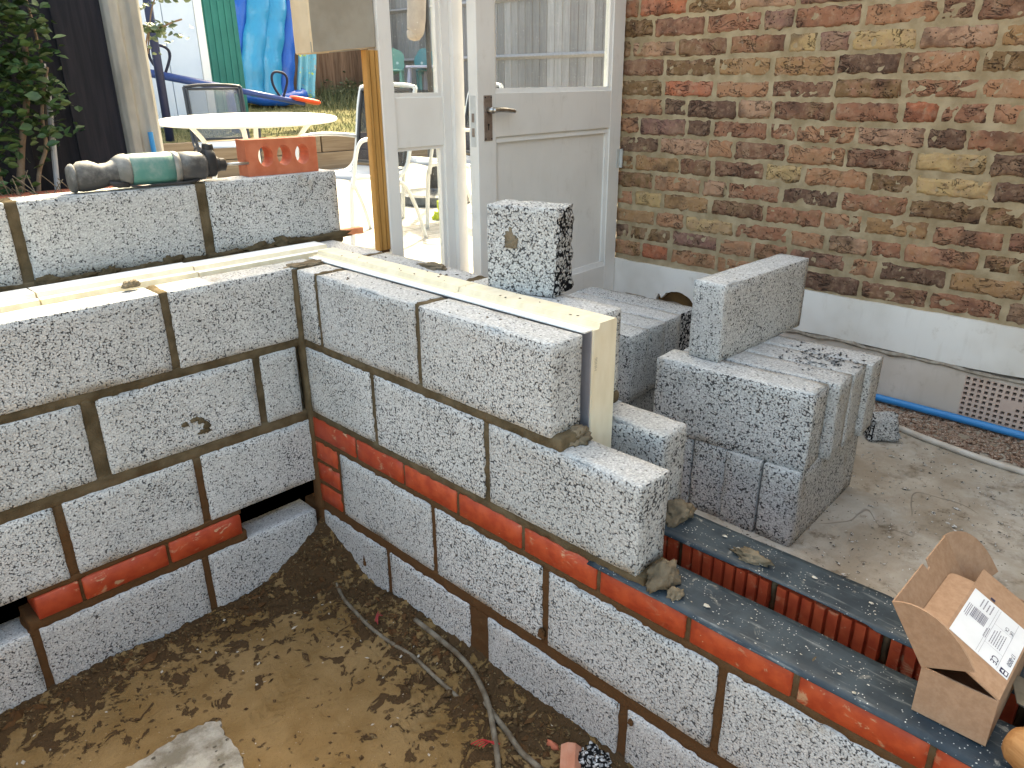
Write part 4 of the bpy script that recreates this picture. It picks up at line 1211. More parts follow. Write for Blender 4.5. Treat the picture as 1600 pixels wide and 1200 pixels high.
dpart('chuck', [(0.036, Y0, WT + 0.047, 0.022, 0.022), (0.022, Y0, WT + 0.046, 0.022, 0.022), (0.018, Y0, WT + 0.045, 0.019, 0.019), (0.004, Y0, WT + 0.044, 0.019, 0.019), (0.0, Y0, WT + 0.044, 0.014, 0.014)], M_BLACK, 2.0)
dpart('drill_bit', [(0.002, Y0, WT + 0.044, 0.0045, 0.0045), (-0.075, Y0, WT + 0.042, 0.0045, 0.0045), (-0.08, Y0, WT + 0.042, 0.001, 0.001)], M_STEEL, 2.0, 8)
dpart('trigger', [(0.35, Y0 + 0.028, WT + 0.022, 0.008, 0.006), (0.33, Y0 + 0.03, WT + 0.016, 0.010, 0.009), (0.30, Y0 + 0.028, WT + 0.014, 0.008, 0.008)], M_BLACK, 2.4, 10)
mb = MB(); mb.tube(bez([(0.30, Y0 + 0.03, WT + 0.012), (0.27, Y0 + 0.045, WT + 0.006), (0.22, Y0 + 0.038, WT + 0.007), (0.15, Y0 + 0.042, WT + 0.006), (0.10, Y0 + 0.03, WT + 0.01)], 5), 0.004, 8)
kid(mb.build('strap', M_BLACK, drill, smooth=True), drill)

# ------------------------------------------------------------------ cardboard box
def card_mat():
    t = NT('brown_cardboard')
    p = t.pos()
    c = t.mix(t.mr(t.noise(p, 70, 5, 0.7), 0.3, 0.7), (0.31, 0.19, 0.12), (0.385, 0.245, 0.16))
    fl = t.noise(t.scaled(p, (1, 14, 1)), 40, 2)
    return t.done(c, 0.85, t.bump(fl, 0.08, 0.001), 0.2)
M_CARD = card_mat()
BZ = -0.4575
bx, by = -0.036, 1.767
BW, BD, BH = 0.108, 0.30, 0.090
box = empty('cardboard_box', (bx, by, BZ), label='small open brown cardboard box with a white label, tipped open on the nearer membrane strip', cat='box')
def panel(name, pts, th, mat=None, par=box):
    """a flat cardboard panel from an outline in 3-D, given thickness"""
    P = [Vector(p) for p in pts]
    nrm = Vector((0, 0, 0))
    for i in range(len(P)): nrm += P[i].cross(P[(i + 1) % len(P)])
    nrm.normalize()
    n = len(P)
    vs = P + [p - nrm * th for p in P]
    fs = [tuple(range(n)), tuple(range(2 * n - 1, n - 1, -1))] + [(i, n + i, n + (i + 1) % n, (i + 1) % n) for i in range(n)]
    mb = MB(); mb.add(vs, fs)
    return mb.build(name, mat or M_CARD, par)
TH = 0.003
panel('base', [(0, 0, TH), (-BD, 0, TH), (-BD, BW, TH), (0, BW, TH)][::-1], TH)
panel('front_wall', [(0, 0, 0), (0, BW, 0), (0.001, BW, BH), (0.002, 0, BH)], TH)
panel('right_wall', [(0, BW, 0), (-BD, BW, 0), (-BD, BW, BH + 0.002), (0, BW, BH + 0.002)], TH)
panel('left_wall', [(-BD, 0, 0), (0, 0, 0), (0, 0, BH), (-BD, 0, BH)], TH)
panel('back_wall', [(-BD, BW, 0), (-BD, 0, 0), (-BD, 0, BH), (-BD, BW, BH)], TH)
# lid panel opened outwards to the left, with a curved ear at each end
th_l = rad(33); LWD = 0.112
uL = Vector((0, -sin(th_l), cos(th_l)))
h0 = Vector((0, 0, BH)); h1 = Vector((-BD + 0.045, 0, BH))
e0 = h0 + uL * LWD; e1 = h1 + uL * LWD
lid = panel('lid', [h0, e0, e0 + (e1 - e0) * 0.53 , e0 + (e1 - e0) * 0.56 - uL * 0.016, e0 + (e1 - e0) * 0.60 - uL * 0.013, e0 + (e1 - e0) * 0.61, e1, h1], TH)
nL = uL.cross(Vector((1, 0, 0))).normalized()
if nL.y < 0: nL = -nL                                   # points into the box side (+Y)
def ear(h, e, sgn, fold, name):
    pts = [h]
    out = Vector((sgn * sin(fold), 0, 0)) + nL * cos(fold)
    for k in range(0, 11):
        a = pi / 2 * (1 - k / 10)
        pts.append(h + (e - h) * (sin(a) ** 0.8) + out * 0.088 * (cos(a) ** 0.9))
    return panel(name, pts if sgn > 0 else pts[::-1], TH)
ear(h0, e0, 1, rad(12), 'front_ear')
ear(h1, e1, -1, rad(72), 'back_ear')
# label flap hinged on the right wall, half raised
tf = rad(27); FW = 0.110
uF = Vector((0, -cos(tf), sin(tf)))
g0 = Vector((-0.001, BW, BH + 0.002)); g1 = Vector((-BD + 0.035, BW, BH + 0.002))
flap = panel('label_flap', [g0, g1, g1 + uF * FW, g0 + uF * FW], TH)
nF = uF.cross(Vector((1, 0, 0))).normalized()
if nF.z < 0: nF = -nF
tab0 = g0 + (g1 - g0) * 0.20 + uF * FW; tab1 = g0 + (g1 - g0) * 0.80 + uF * FW
uT = (uF * 0.8 - nF * 0.35).normalized()
pts = [tab0, tab1]
for k in range(6):
    a = pi / 2 * k / 5
    pts.append(tab1 + uT * 0.040 + (tab0 - tab1).normalized() * (0.012 - 0.012 * cos(a)) + uT * (0.012 * sin(a) - 0.012))
for k in range(6):
    a = pi / 2 * (1 - k / 5)
    pts.append(tab0 + uT * 0.040 - (tab0 - tab1).normalized() * (0.012 - 0.012 * cos(a)) + uT * (0.012 * sin(a) - 0.012))
panel('tuck_tab', pts, TH)
# printed label stuck on the flap
M_LABEL = simple('white_label', (0.70, 0.73, 0.76), (0.66, 0.69, 0.72), 30, 0.5, 0.0)
M_INK = simple('navy_ink', (0.035, 0.033, 0.075), bump=0); M_INKG = simple('grey_ink', (0.20, 0.20, 0.24), bump=0)
ex = (g1 - g0).normalized()                              # along the flap, away from the front
def FP(s, t_, lift):                                      # s along from the front edge, t_ from the hinge
    return g0 + ex * s + uF * t_ + nF * lift
lab_s0, lab_s1, lab_t0, lab_t1 = 0.052, 0.196, 0.003, 0.105
lb = panel('paper_label', [FP(lab_s0, lab_t0, 0.0008), FP(lab_s1, lab_t0, 0.0008), FP(lab_s1, lab_t1, 0.0008), FP(lab_s0, lab_t1, 0.0008)], 0.0005, M_LABEL)
lb2 = MB()
def ink(s0, s1, t0, t1, mi=0):
    lb2.add([FP(s0, t0, 0.0012), FP(s1, t0, 0.0012), FP(s1, t1, 0.0012), FP(s0, t1, 0.0012)], [(0, 1, 2, 3)], mi)
rgk = random.Random(9)
tt = 0.066                                              # bar code: bars run along the flap
while tt < 0.092:
    w = rgk.choice([0.0006, 0.0009, 0.0014]); ink(0.120, 0.150, tt, tt + w, 1); tt += w + rgk.choice([0.0006, 0.001])
ink(0.112, 0.150, 0.0945, 0.0955, 1); ink(0.112, 0.150, 0.097, 0.098, 1); ink(0.115, 0.150, 0.100, 0.101, 1)
for tc in (0.0545, 0.0225, 0.0590): ink(0.056, 0.192, tc, tc + 0.0004, 1)
ink(0.150, 0.1504, 0.0225, 0.0545, 1); ink(0.092, 0.0924, 0.0225, 0.055, 1)
for row in range(6):                                     # small print, too fine to read
    s = 0.098
    while s < 0.142 - 0.004 * (row % 3):
        w = rgk.uniform(0.002, 0.006); ink(s, s + w, 0.030 + row * 0.0037, 0.0313 + row * 0.0037, 1); s += w + 0.001
for row in range(4):
    s = 0.160
    while s < 0.188 - 0.004 * (row % 2):
        w = rgk.uniform(0.002, 0.005); ink(s, s + w, 0.066 + row * 0.006, 0.068 + row * 0.006, 1); s += w + 0.001
for row in range(2):
    s = 0.100
    while s < 0.125:
        w = rgk.uniform(0.002, 0.005); ink(s, s + w, 0.0562 + row * 0.0036, 0.0576 + row * 0.0036, 1); s += w + 0.001
ink(0.0555, 0.0680, 0.0050, 0.0185, 0)                  # dark square pictogram
ink(0.2005, 0.2065, 0.070, 0.078, 0)
lb2.build('label_print', [M_INK, M_INKG], box)
mb = MB()
mb.add([FP(0.0575, 0.0065, 0.0014), FP(0.066, 0.0065, 0.0014), FP(0.066, 0.0105, 0.0014), FP(0.0575, 0.0105, 0.0014)], [(0, 1, 2, 3)])
mb.add([FP(0.0575, 0.0125, 0.0014), FP(0.066, 0.0125, 0.0014), FP(0.0615, 0.0172, 0.0014)], [(0, 1, 2)])
mb.build('pictogram', M_LABEL, box)
def flap_text(name, s_, size, sc, tc, mat=M_INK):
    # reads along the flap with its foot towards the free edge turned
    X = -ex; Yv = -uF
    # choose so that X x Y = nF
    if X.cross(Yv).dot(nF) < 0: X = ex
    o_ = FP(sc, tc, 0.0013)
    m = Matrix(((X.x, Yv.x, nF.x, o_.x), (X.y, Yv.y, nF.y, o_.y), (X.z, Yv.z, nF.z, o_.z), (0, 0, 0, 1)))
    return text_mesh(name, s_, size, mat, box, mtx=m)
flap_text('label_text', 'CE', 0.016, 0.070, 0.031)
flap_text('label_text', 'UK\nCA', 0.0085, 0.160, 0.031)
flap_text('label_text', '17-0050', 0.0105, 0.100, 0.0105)

# ------------------------------------------------------------------ trowel at the right edge
M_HAND = wood_mat('waxed_beech', (0.25, 0.115, 0.042), (0.36, 0.185, 0.075), 22, 0.65, 'X')
tr = empty('brick_trowel', (-0.08, 1.92, -0.44), label='brick trowel with a pale wooden handle lying beside the cardboard box at the picture edge', cat='trowel')
mb = MB()
secs = [(-0.047, 0.010), (-0.044, 0.019), (-0.034, 0.029), (-0.012, 0.034), (0.02, 0.031), (0.06, 0.024), (0.10, 0.018)]
vs, fs = loft([(x, 0, 0, r_, r_) for x, r_ in secs], 10, 2.2)
mb.add(vs, fs)
ha = mb.build('handle', M_HAND, tr, smooth=True)
ha.location = (0.052, 0.022, 0.014); ha.rotation_euler = (0, rad(8), rad(80))
mb = MB(); mb.tube([(0.045, 0.10, 0.012), (0.0, 0.13, 0.035), (-0.05, 0.10, 0.02)], 0.006, 8); mb.build('shank', M_STEEL, tr, smooth=True)
mb = MB(); mb.prism([(-0.12, -0.055), (-0.05, -0.03), (-0.02, 0.12), (-0.10, 0.13)], 'Z', 0.012, 0.0145); mb.build('blade', simple('dull_steel', (0.30, 0.29, 0.25), (0.2, 0.19, 0.16), 30, 0.45, 0.1, metal=0.8), tr)

# ------------------------------------------------------------------ things in the pit
def cable(name, pts, r_, mat, label):
    mb = MB(); mb.tube(bez(pts, 8), r_, 10)
    return tag(mb.build(name, mat, smooth=True), label, 'cable')
M_CAB = simple('muddy_grey_cable', (0.22, 0.19, 0.145), (0.10, 0.075, 0.05), 30, 0.8, 0.4, 90, 0.003, obj=False)
def on(x, y, dz): return (x, y, max(pit_h(x, y), -1.0) + dz)
cable('armoured_cable', [on(0.030, 0.52, 0.010), on(0.031, 0.637, 0.014), on(0.037, 0.722, 0.016), on(0.058, 0.806, 0.018), on(0.090, 0.886, 0.016), on(0.138, 0.956, 0.012), on(0.175, 1.005, 0.012), on(0.215, 1.05, 0.012), on(0.30, 1.13, 0.012)], 0.0072, M_CAB, 'thick muddy grey cable curving along the foot of the right wall')
cable('armoured_cable', [on(0.070, 0.17, 0.0), on(0.095, 0.25, 0.006), on(0.108, 0.33, 0.004), on(0.118, 0.417, 0.006), on(0.115, 0.50, 0.001), on(0.110, 0.56, -0.004), on(0.105, 0.605, 0.006), on(0.108, 0.68, 0.006), on(0.112, 0.742, 0.002), on(0.110, 0.80, -0.008)], 0.0055, M_CAB, 'thin half buried grey cable leading out of the pit corner')
cable('armoured_cable', [on(0.085, 0.87, 0.004), on(0.103, 0.93, 0.010), on(0.115, 0.985, 0.010), on(0.128, 1.04, 0.008), on(0.135, 1.12, 0.010), on(0.15, 1.25, 0.01)], 0.0072, M_CAB, 'thick muddy grey cable branching right at the bottom of the pit')
mb = MB()
for k in range(4): mb.tube(bez([on(0.150 + 0.003 * k, 0.990, 0.012), on(0.165 + 0.004 * k, 0.972 - 0.004 * k, 0.018 + 0.003 * k), on(0.185 + 0.005 * k, 0.965 - 0.008 * k, 0.012)], 4), 0.0016, 6)
tag(mb.build('wire_end', simple('red_wire', (0.40, 0.03, 0.03), bump=0), smooth=True), 'frayed red wires at the joint of the two thick cables', 'wire')
mb = MB()
for k in range(3): mb.tube(bez([on(0.10, 0.42 + 0.006 * k, 0.012), on(0.088, 0.412 + 0.004 * k, 0.026), on(0.076, 0.405 + 0.01 * k, 0.02)], 4), 0.0016, 6)
tag(mb.build('wire_end', simple('red_wire_dull', (0.30, 0.04, 0.04), bump=0), smooth=True), 'small tuft of red wire on the thin cable near the pit corner', 'wire')
# broken concrete piece at the bottom edge
bm_ = MB()
out = [(0.83, 0.40), (0.79, 0.407), (0.709, 0.405), (0.675, 0.400), (0.647, 0.404), (0.60, 0.414), (0.586, 0.430), (0.594, 0.477), (0.592, 0.542), (0.604, 0.598), (0.62, 0.68), (0.85, 0.70)]
o_ = []
for i in range(len(out)):
    a, b = out[i], out[(i + 1) % len(out)]
    for k in range(5):
        t_ = k / 5; o_.append((a[0] + (b[0] - a[0]) * t_ + rs.uniform(-.004, .004), a[1] + (b[1] - a[1]) * t_ + rs.uniform(-.004, .004)))
bm_.prism(o_[::-1], 'Z', -1.03, -0.982)
def conc_mat():
    t = NT('broken_concrete'); p = t.pos()
    c = t.mix(t.mr(t.noise(p, 14, 6, 0.7), 0.35, 0.66), (0.20, 0.175, 0.135), (0.42, 0.395, 0.345))
    hole = t.math('MULTIPLY', t.mr(t.voro(p, 55), 0.30, 0.18), t.mr(t.noise(p, 23, 2), 0.50, 0.58))
    c = t.mix(t.math('MULTIPLY', hole, 0.8), c, (0.07, 0.055, 0.04))
    h = t.math('SUBTRACT', t.noise(p, 32, 6, 0.72), t.math('MULTIPLY', hole, 0.6))
    return t.done(c, 0.95, t.bump(h, 1.0, 0.012), 0.15)
M_CONC = conc_mat()
tag(bm_.build('concrete_fragment', M_CONC), 'broken slab of rough grey concrete lying in the sand at the bottom edge', 'concrete piece')
# red brick bits and block bit
mb = MB(); mb.prism([(-0.022, 0.0), (0.022, 0.0), (0.024, 0.022), (0.008, 0.034), (-0.010, 0.033), (-0.024, 0.018)], 'Y', -0.05, 0.05)
o = mb.build('brick_fragment', simple('chalky_red', (0.50, 0.20, 0.12), (0.56, 0.27, 0.18), 40, 0.9, 0.3)); o.location = (0.085, 1.155, -0.985); o.rotation_euler = (rad(-12), 0, rad(-52))
tag(o, 'broken piece of red brick at the bottom edge beside the white and black block bit', 'brick fragment')
o = lump('brick_fragment', (0.066, 1.082, -0.976), (0.008, 0.020, 0.012), 'small red brick splinter on the soil behind the larger red piece', 'brick fragment', simple('chalky_red_b', (0.46, 0.14, 0.08), bump=0.2), 31, rough=0.3, sub=2)
bb = lump('block_fragment', (0.035, 1.185, -0.985), (0.042, 0.050, 0.042), 'broken block bit with black holes at the bottom edge of the pit', 'block fragment', M_BROKEN, 33, rough=0.3)
# crumbs of soil along the wall feet
def soil_area(g):
    ch = g.random()
    if ch < 0.55: return (abs(g.gauss(0, 0.075)) + 0.012, g.uniform(0.02, 1.45))
    if ch < 0.85: return (g.uniform(0.02, 1.05), abs(g.gauss(0, 0.05)) + 0.01)
    return (g.uniform(0.05, 0.8), g.uniform(0.05, 1.3))
flakes('soil_crumbs', 1500, soil_area, lambda x, y: pit_h(x, y) - 0.001, 0.003, 0.009, chip_mat('dark_soil_crumb', [(0.055, 0.03, 0.014), (0.10, 0.06, 0.026), (0.075, 0.04, 0.018), (0.16, 0.11, 0.055), (0.06, 0.035, 0.016)]), 41, 0.7)
flakes('soil_clods', 90, lambda g: ((abs(g.gauss(0, 0.06)) + 0.03, g.uniform(0.05, 1.4)) if g.random() < 0.7 else (g.uniform(0.05, 1.0), abs(g.gauss(0, 0.04)) + 0.02)), lambda x, y: pit_h(x, y) - 0.003, 0.007, 0.015, M_MORTAR, 43, 0.7)
flakes('pale_grit', 110, lambda g: (g.uniform(0.02, 1.0), g.uniform(0.02, 1.3)), lambda x, y: pit_h(x, y), 0.002, 0.005, simple('pale_grit_stone', (0.5, 0.46, 0.40), (0.36, 0.30, 0.22), 60, 0.9, 0), 42, 0.6)

# ------------------------------------------------------------------ garden beyond the wall
# concrete fence post and dark fence
M_POSTC = simple('weathered_concrete', (0.23, 0.222, 0.20), (0.42, 0.41, 0.375), 9, 0.9, 0.7, 60, 0.004, stretch=(1, 1, 0.3), obj=False)
mb = MB()
mb.prism([(-0.046, -0.95), (-0.046, -0.89), (-0.030, -0.872), (-0.006, -0.872), (0.004, -0.884), (0.024, -0.884), (0.034, -0.872), (0.060, -0.872), (0.072, -0.89), (0.072, -0.95)][::-1], 'Z', -0.45, 1.35)
tag(mb.build('fence_post', M_POSTC, bevel=0.003), 'grey concrete fence post with ribs behind the drill', 'post')
mb = MB(); mb.tube([(-0.002, -0.862, 0.12), (0.003, -0.862, 0.345)], 0.0085, 10)
tag(mb.build('conduit', simple('blue_conduit', (0.02, 0.22, 0.50), bump=0, rough=0.4)), 'short blue plastic conduit on the concrete post', 'pipe')
df = empty('dark_fence', (1.0, -0.95, -0.45), label='near black boarded fence left of the concrete post', cat='fence')
M_DFENCE = wood_mat('black_stained_board', (0.010, 0.011, 0.016), (0.022, 0.021, 0.028), 10, 0.8)
x = 0.072
while x < 2.6:
    mb = MB(); zt = 1.3; mb.box(x, x + 0.152, -0.93 - 0.018 * (int(round((x - 0.072) / 0.145)) % 2), -0.915 - 0.018 * (int(round((x - 0.072) / 0.145)) % 2), -0.42, zt)
    kid(mb.build('board', M_DFENCE, df, bevel=0.002), df); x += 0.145

# climbing shrub at the left edge
def leaf_cloud(mb, rg, centre, spread, n, smin, smax, droop=0.2):
    for i in range(n):
        c = Vector((centre[0] + rg.gauss(0, spread[0]), centre[1] + rg.gauss(0, spread[1]), centre[2] + rg.gauss(0, spread[2])))
        s = rg.uniform(smin, smax)
        m = Matrix.Rotation(rg.uniform(0, 6.3), 3, 'Z') @ Matrix.Rotation(rg.uniform(-1.2, 1.2), 3, 'X') @ Matrix.Rotation(rg.uniform(-0.6, 0.6), 3, 'Y')
        pts = [(-0.05, 0, 0), (0.25, 0.30, 0.06), (0.62, 0.34, 0.03), (1.1, 0, -0.12), (0.62, -0.34, 0.03), (0.25, -0.30, 0.06), (0.5, 0, -0.05)]
        vs = [c + m @ (Vector(p) * s) for p in pts]
        mb.add(vs, [(0, 1, 6), (1, 2, 6), (2, 3, 6), (3, 4, 6), (4, 5, 6), (5, 0, 6)])
def leaf_mat(name, a, b):
    t = NT(name); p = t.pos()
    c = t.mix(t.mr(t.noise(p, 26, 2), 0.35, 0.65), a, b)
    m = t.done(c, 0.5, None, 0.4)
    return m
rg = random.Random(21)
iv = empty('climbing_shrub', (0.36, -0.78, -0.45), label='dark green climbing shrub with bare stems before the black fence, at the left edge', cat='shrub')
M_BARK = simple('grey_brown_bark', (0.16, 0.105, 0.07), (0.26, 0.19, 0.14), 30, 0.9, 0.6, 60, 0.004, obj=False)
for pts, r_ in (([(0.45, -0.80, -0.45), (0.455, -0.80, 0.1), (0.425, -0.80, 0.30), (0.375, -0.80, 0.46), (0.345, -0.8, 0.62)], 0.013),
                ([(0.42, -0.79, 0.10), (0.392, -0.79, 0.24), (0.355, -0.79, 0.32), (0.345, -0.79, 0.42), (0.30, -0.80, 0.55)], 0.007),
                ([(0.40, -0.83, -0.45), (0.335, -0.83, 0.20), (0.318, -0.84, 0.42), (0.30, -0.84, 0.60), (0.31, -0.84, 0.8)], 0.006),
                ([(0.48, -0.78, 0.0), (0.50, -0.78, 0.3), (0.44, -0.78, 0.55), (0.40, -0.78, 0.8)], 0.008)):
    mb = MB(); P = bez(pts, 5); mb.tube(P, [r_ * (1 - 0.4 * i / len(P)) for i in range(len(P))], 8)
    kid(mb.build('stem', M_BARK, iv, smooth=True), iv)
mb = MB()
for c, sp, n in (((0.40, -0.77, 0.70), (0.06, 0.05, 0.08), 300), ((0.40, -0.77, 0.56), (0.05, 0.04, 0.06), 190), ((0.36, -0.77, 0.45), (0.05, 0.03, 0.05), 110), ((0.46, -0.76, 0.40), (0.06, 0.04, 0.06), 130),
                 ((0.31, -0.78, 0.58), (0.02, 0.02, 0.07), 40), ((0.52, -0.76, 0.25), (0.05, 0.03, 0.08), 110), ((0.33, -0.77, 0.37), (0.03, 0.02, 0.02), 26), ((0.62, -0.76, 0.5), (0.1, 0.05, 0.18), 260)):
    leaf_cloud(mb, rg, c, sp, n, 0.018, 0.040)
kid(mb.build('foliage', leaf_mat('ivy_leaf', (0.022, 0.055, 0.020), (0.055, 0.10, 0.028)), iv, kind='stuff'), iv)
mb = MB()
for i in range(26):
    x0 = rg.uniform(0.28, 0.5); y0 = rg.uniform(-0.72, -0.66); dx = rg.gauss(0.03, 0.05); hh = rg.uniform(0.04, 0.13)
    mb.tube(bez([(x0, y0, 0.14), (x0 + dx * 0.5, y0, 0.14 + hh * 0.6), (x0 + dx, y0 + 0.02, 0.14 + hh)], 3), 0.0015, 5)
kid(mb.build('dry_stalk', simple('dry_stalk', (0.10, 0.08, 0.06), (0.2, 0.17, 0.13), 20, 0.9, 0), iv, kind='stuff'), iv)
mb = MB(); mb.tube([(0.352, -0.80, 0.14), (0.305, -0.83, 0.47), (0.300, -0.835, 0.56)], 0.0085, 8)
tag(mb.build('grey_stake', simple('silver_stake', (0.30, 0.30, 0.32), (0.42, 0.42, 0.44), 12, 0.6, 0.1)), 'pale grey stake leaning among the shrub stems', 'stake')
pe = empty('brick_planter', (0.36, -0.72, -0.45), label='row of red bricks edging the bed behind the left wall', cat='planter')
for k in range(3):
    mb = MB(); mb.rough(0.08 + 0.18 * k, 0.25 + 0.18 * k, -0.745, -0.665, 0.135, 0.195, 0.04, 0.0015, 0.004, 0.01, seed())
    kid(mb.build('brick', simple('dull_red_brick', (0.30, 0.085, 0.05), (0.38, 0.13, 0.08), 25, 0.85, 0.3, obj=False), pe, smooth=True), pe)
mb = MB(); mb.box(0.06, 0.9, -0.90, -0.745, -0.45, 0.15); mb.box(0.06, 0.9, -0.745, -0.66, -0.45, 0.134)
kid(mb.build('earth_fill', simple('dark_bed_soil', (0.05, 0.035, 0.022), (0.08, 0.06, 0.04), 20, 0.95, 0.6), pe), pe)
# small leafy branch behind the concrete post
sb = empty('leafy_shrub', (-0.30, -1.62, -0.45), label='thin shrub with pale leaves poking out beside the concrete post', cat='shrub')
mb = MB()
mb.tube(bez([(-0.28, -1.62, -0.45), (-0.30, -1.62, 0.2), (-0.33, -1.6, 0.66), (-0.42, -1.6, 0.73), (-0.50, -1.6, 0.76)], 5), 0.004, 6)
mb.tube(bez([(-0.33, -1.6, 0.62), (-0.38, -1.6, 0.80), (-0.45, -1.6, 0.90)], 5), 0.003, 6)
kid(mb.build('stem', M_BARK, sb), sb)
mb = MB()
for c, sp, n in (((-0.37, -1.6, 0.70), (0.03, 0.02, 0.02), 34), ((-0.45, -1.6, 0.71), (0.035, 0.02, 0.018), 22), ((-0.36, -1.6, 0.84), (0.03, 0.02, 0.02), 30), ((-0.47, -1.6, 0.845), (0.02, 0.02, 0.012), 16), ((-0.32, -1.6, 0.62), (0.02, 0.02, 0.04), 12)):
    leaf_cloud(mb, rg, c, sp, n, 0.022, 0.042)
kid(mb.build('foliage', leaf_mat('pale_leaf', (0.05, 0.09, 0.04), (0.14, 0.19, 0.10)), sb, kind='stuff'), sb)
# rubble with a torn dark tool handle behind the drill
o = lump('soil_heap', (-0.30, -1.30, -0.45), (0.30, 0.22, 0.16), 'pale rubble heap behind the drill on the paving', 'soil heap', M_POSTC, 61, sub=4)

# sleeper retaining wall
sl = empty('retaining_wall', (-3.0, -6.08, -0.45), label='retaining wall of horizontal pale timber sleepers below the lawn', cat='wall')
M_SLEEP = wood_mat('pale_sleeper', (0.18, 0.125, 0.08), (0.26, 0.195, 0.13), 5, 0.85, 'X')
for j in range(2):
    for k in range(5):
        mb = MB(); mb.box(-7.0 + 2.4 * k + 0.7 * j, -7.0 + 2.4 * (k + 1) - 0.02 + 0.7 * j, -6.15, -6.02 - 0.01 * j, -0.45 + 0.197 * j, -0.45 + 0.197 * (j + 1) - 0.006)
        kid(mb.build('sleeper', M_SLEEP, sl, bevel=0.006), sl)

# garden fences, every board its own piece
def board_fence(name, p0, p1, zb, zt, pitch, mat, label, rails=()):
    p0 = Vector(p0); p1 = Vector(p1); L = (p1 - p0).length; u = (p1 - p0) / L; nrm = Vector((-u.y, u.x))
    if nrm.dot(Vector((1.09, 1.97)) - p0) < 0: nrm = -nrm
    e = empty(name, (*((p0 + p1) / 2), zb), label=label, cat='fence')
    e.location.z = zb
    n = int(L / pitch); rgf = random.Random(int(L * 100))
    for i in range(n):
        a = p0 + u * pitch * i; b = p0 + u * (pitch * (i + 1) + 0.012)
        t0, t1 = 0.004, 0.017                            # feather edge: thin under, thick over
        zt_ = zt + rgf.uniform(-0.012, 0.012)
        pts = [(*(a), 0), (*(b), 0), (*(b + nrm * t1), 0), (*(a + nrm * t0), 0)]
        lo = [(p[0], p[1], zb + rgf.uniform(0, 0.02)) for p in pts]; hi = [(p[0], p[1], zt_) for p in pts]
        mb = MB(); mb.hexa(lo + hi)
        kid(mb.build('board', mat, e), e)
    for rz in rails:
        a = p0 + nrm * 0.017; b = p1 + nrm * 0.017
        a2 = a + nrm * 0.05; b2 = b + nrm * 0.05
        mb = MB(); mb.add([(*a, rz - 0.035), (*b, rz - 0.035), (*b, rz + 0.035), (*a, rz + 0.035), (*a2, rz), (*b2, rz)], [(0, 1, 5, 4), (4, 5, 2, 3), (0, 4, 3), (1, 2, 5)])
        kid(mb.build('rail', mat, e), e)
    return e
board_fence('board_fence', (-1.5, -9.0), (-7.2, -9.0), 0.30, 2.3, 0.118, wood_mat('brown_fence_board', (0.15, 0.078, 0.045), (0.28, 0.16, 0.10), 8), 'brown boarded fence behind the blue paddling pool', (1.75,))
board_fence('board_fence', (-7.2, -9.0), (-7.2, -2.4), 0.15, 1.80, 0.135, wood_mat('silver_fence_board', (0.27, 0.262, 0.265), (0.36, 0.345, 0.345), 8), 'silver grey boarded fence with rails seen through the door glass', (0.82, 1.55))

# white table
tb = empty('garden_table', (-1.70, -3.42, -0.45), label='round white garden table with curved legs in the sun', cat='table')
tb.rotation_euler = (rad(-1.2), rad(0.9), 0)
M_WHITE = simple('white_metal', (0.78, 0.78, 0.76), (0.72, 0.72, 0.70), 10, 0.4, 0.05)
mb = MB(); mb.lathe([(0.02, 0.690), (0.575, 0.690), (0.612, 0.693), (0.622, 0.703), (0.618, 0.714), (0.60, 0.720), (0.02, 0.722)], 64)
mb.build('tabletop', M_WHITE, tb, smooth=False)
for k in range(4):
    a = pi / 4 + k * pi / 2 + 0.2
    mb = MB(); mb.tube(bez([(0.50 * cos(a), 0.50 * sin(a), 0.690), (0.40 * cos(a), 0.40 * sin(a), 0.66), (0.28 * cos(a), 0.28 * sin(a), 0.45), (0.33 * cos(a), 0.33 * sin(a), 0.2), (0.46 * cos(a), 0.46 * sin(a), 0.0)], 6), 0.017, 8)
    mb.build('leg', M_WHITE, tb, smooth=True)

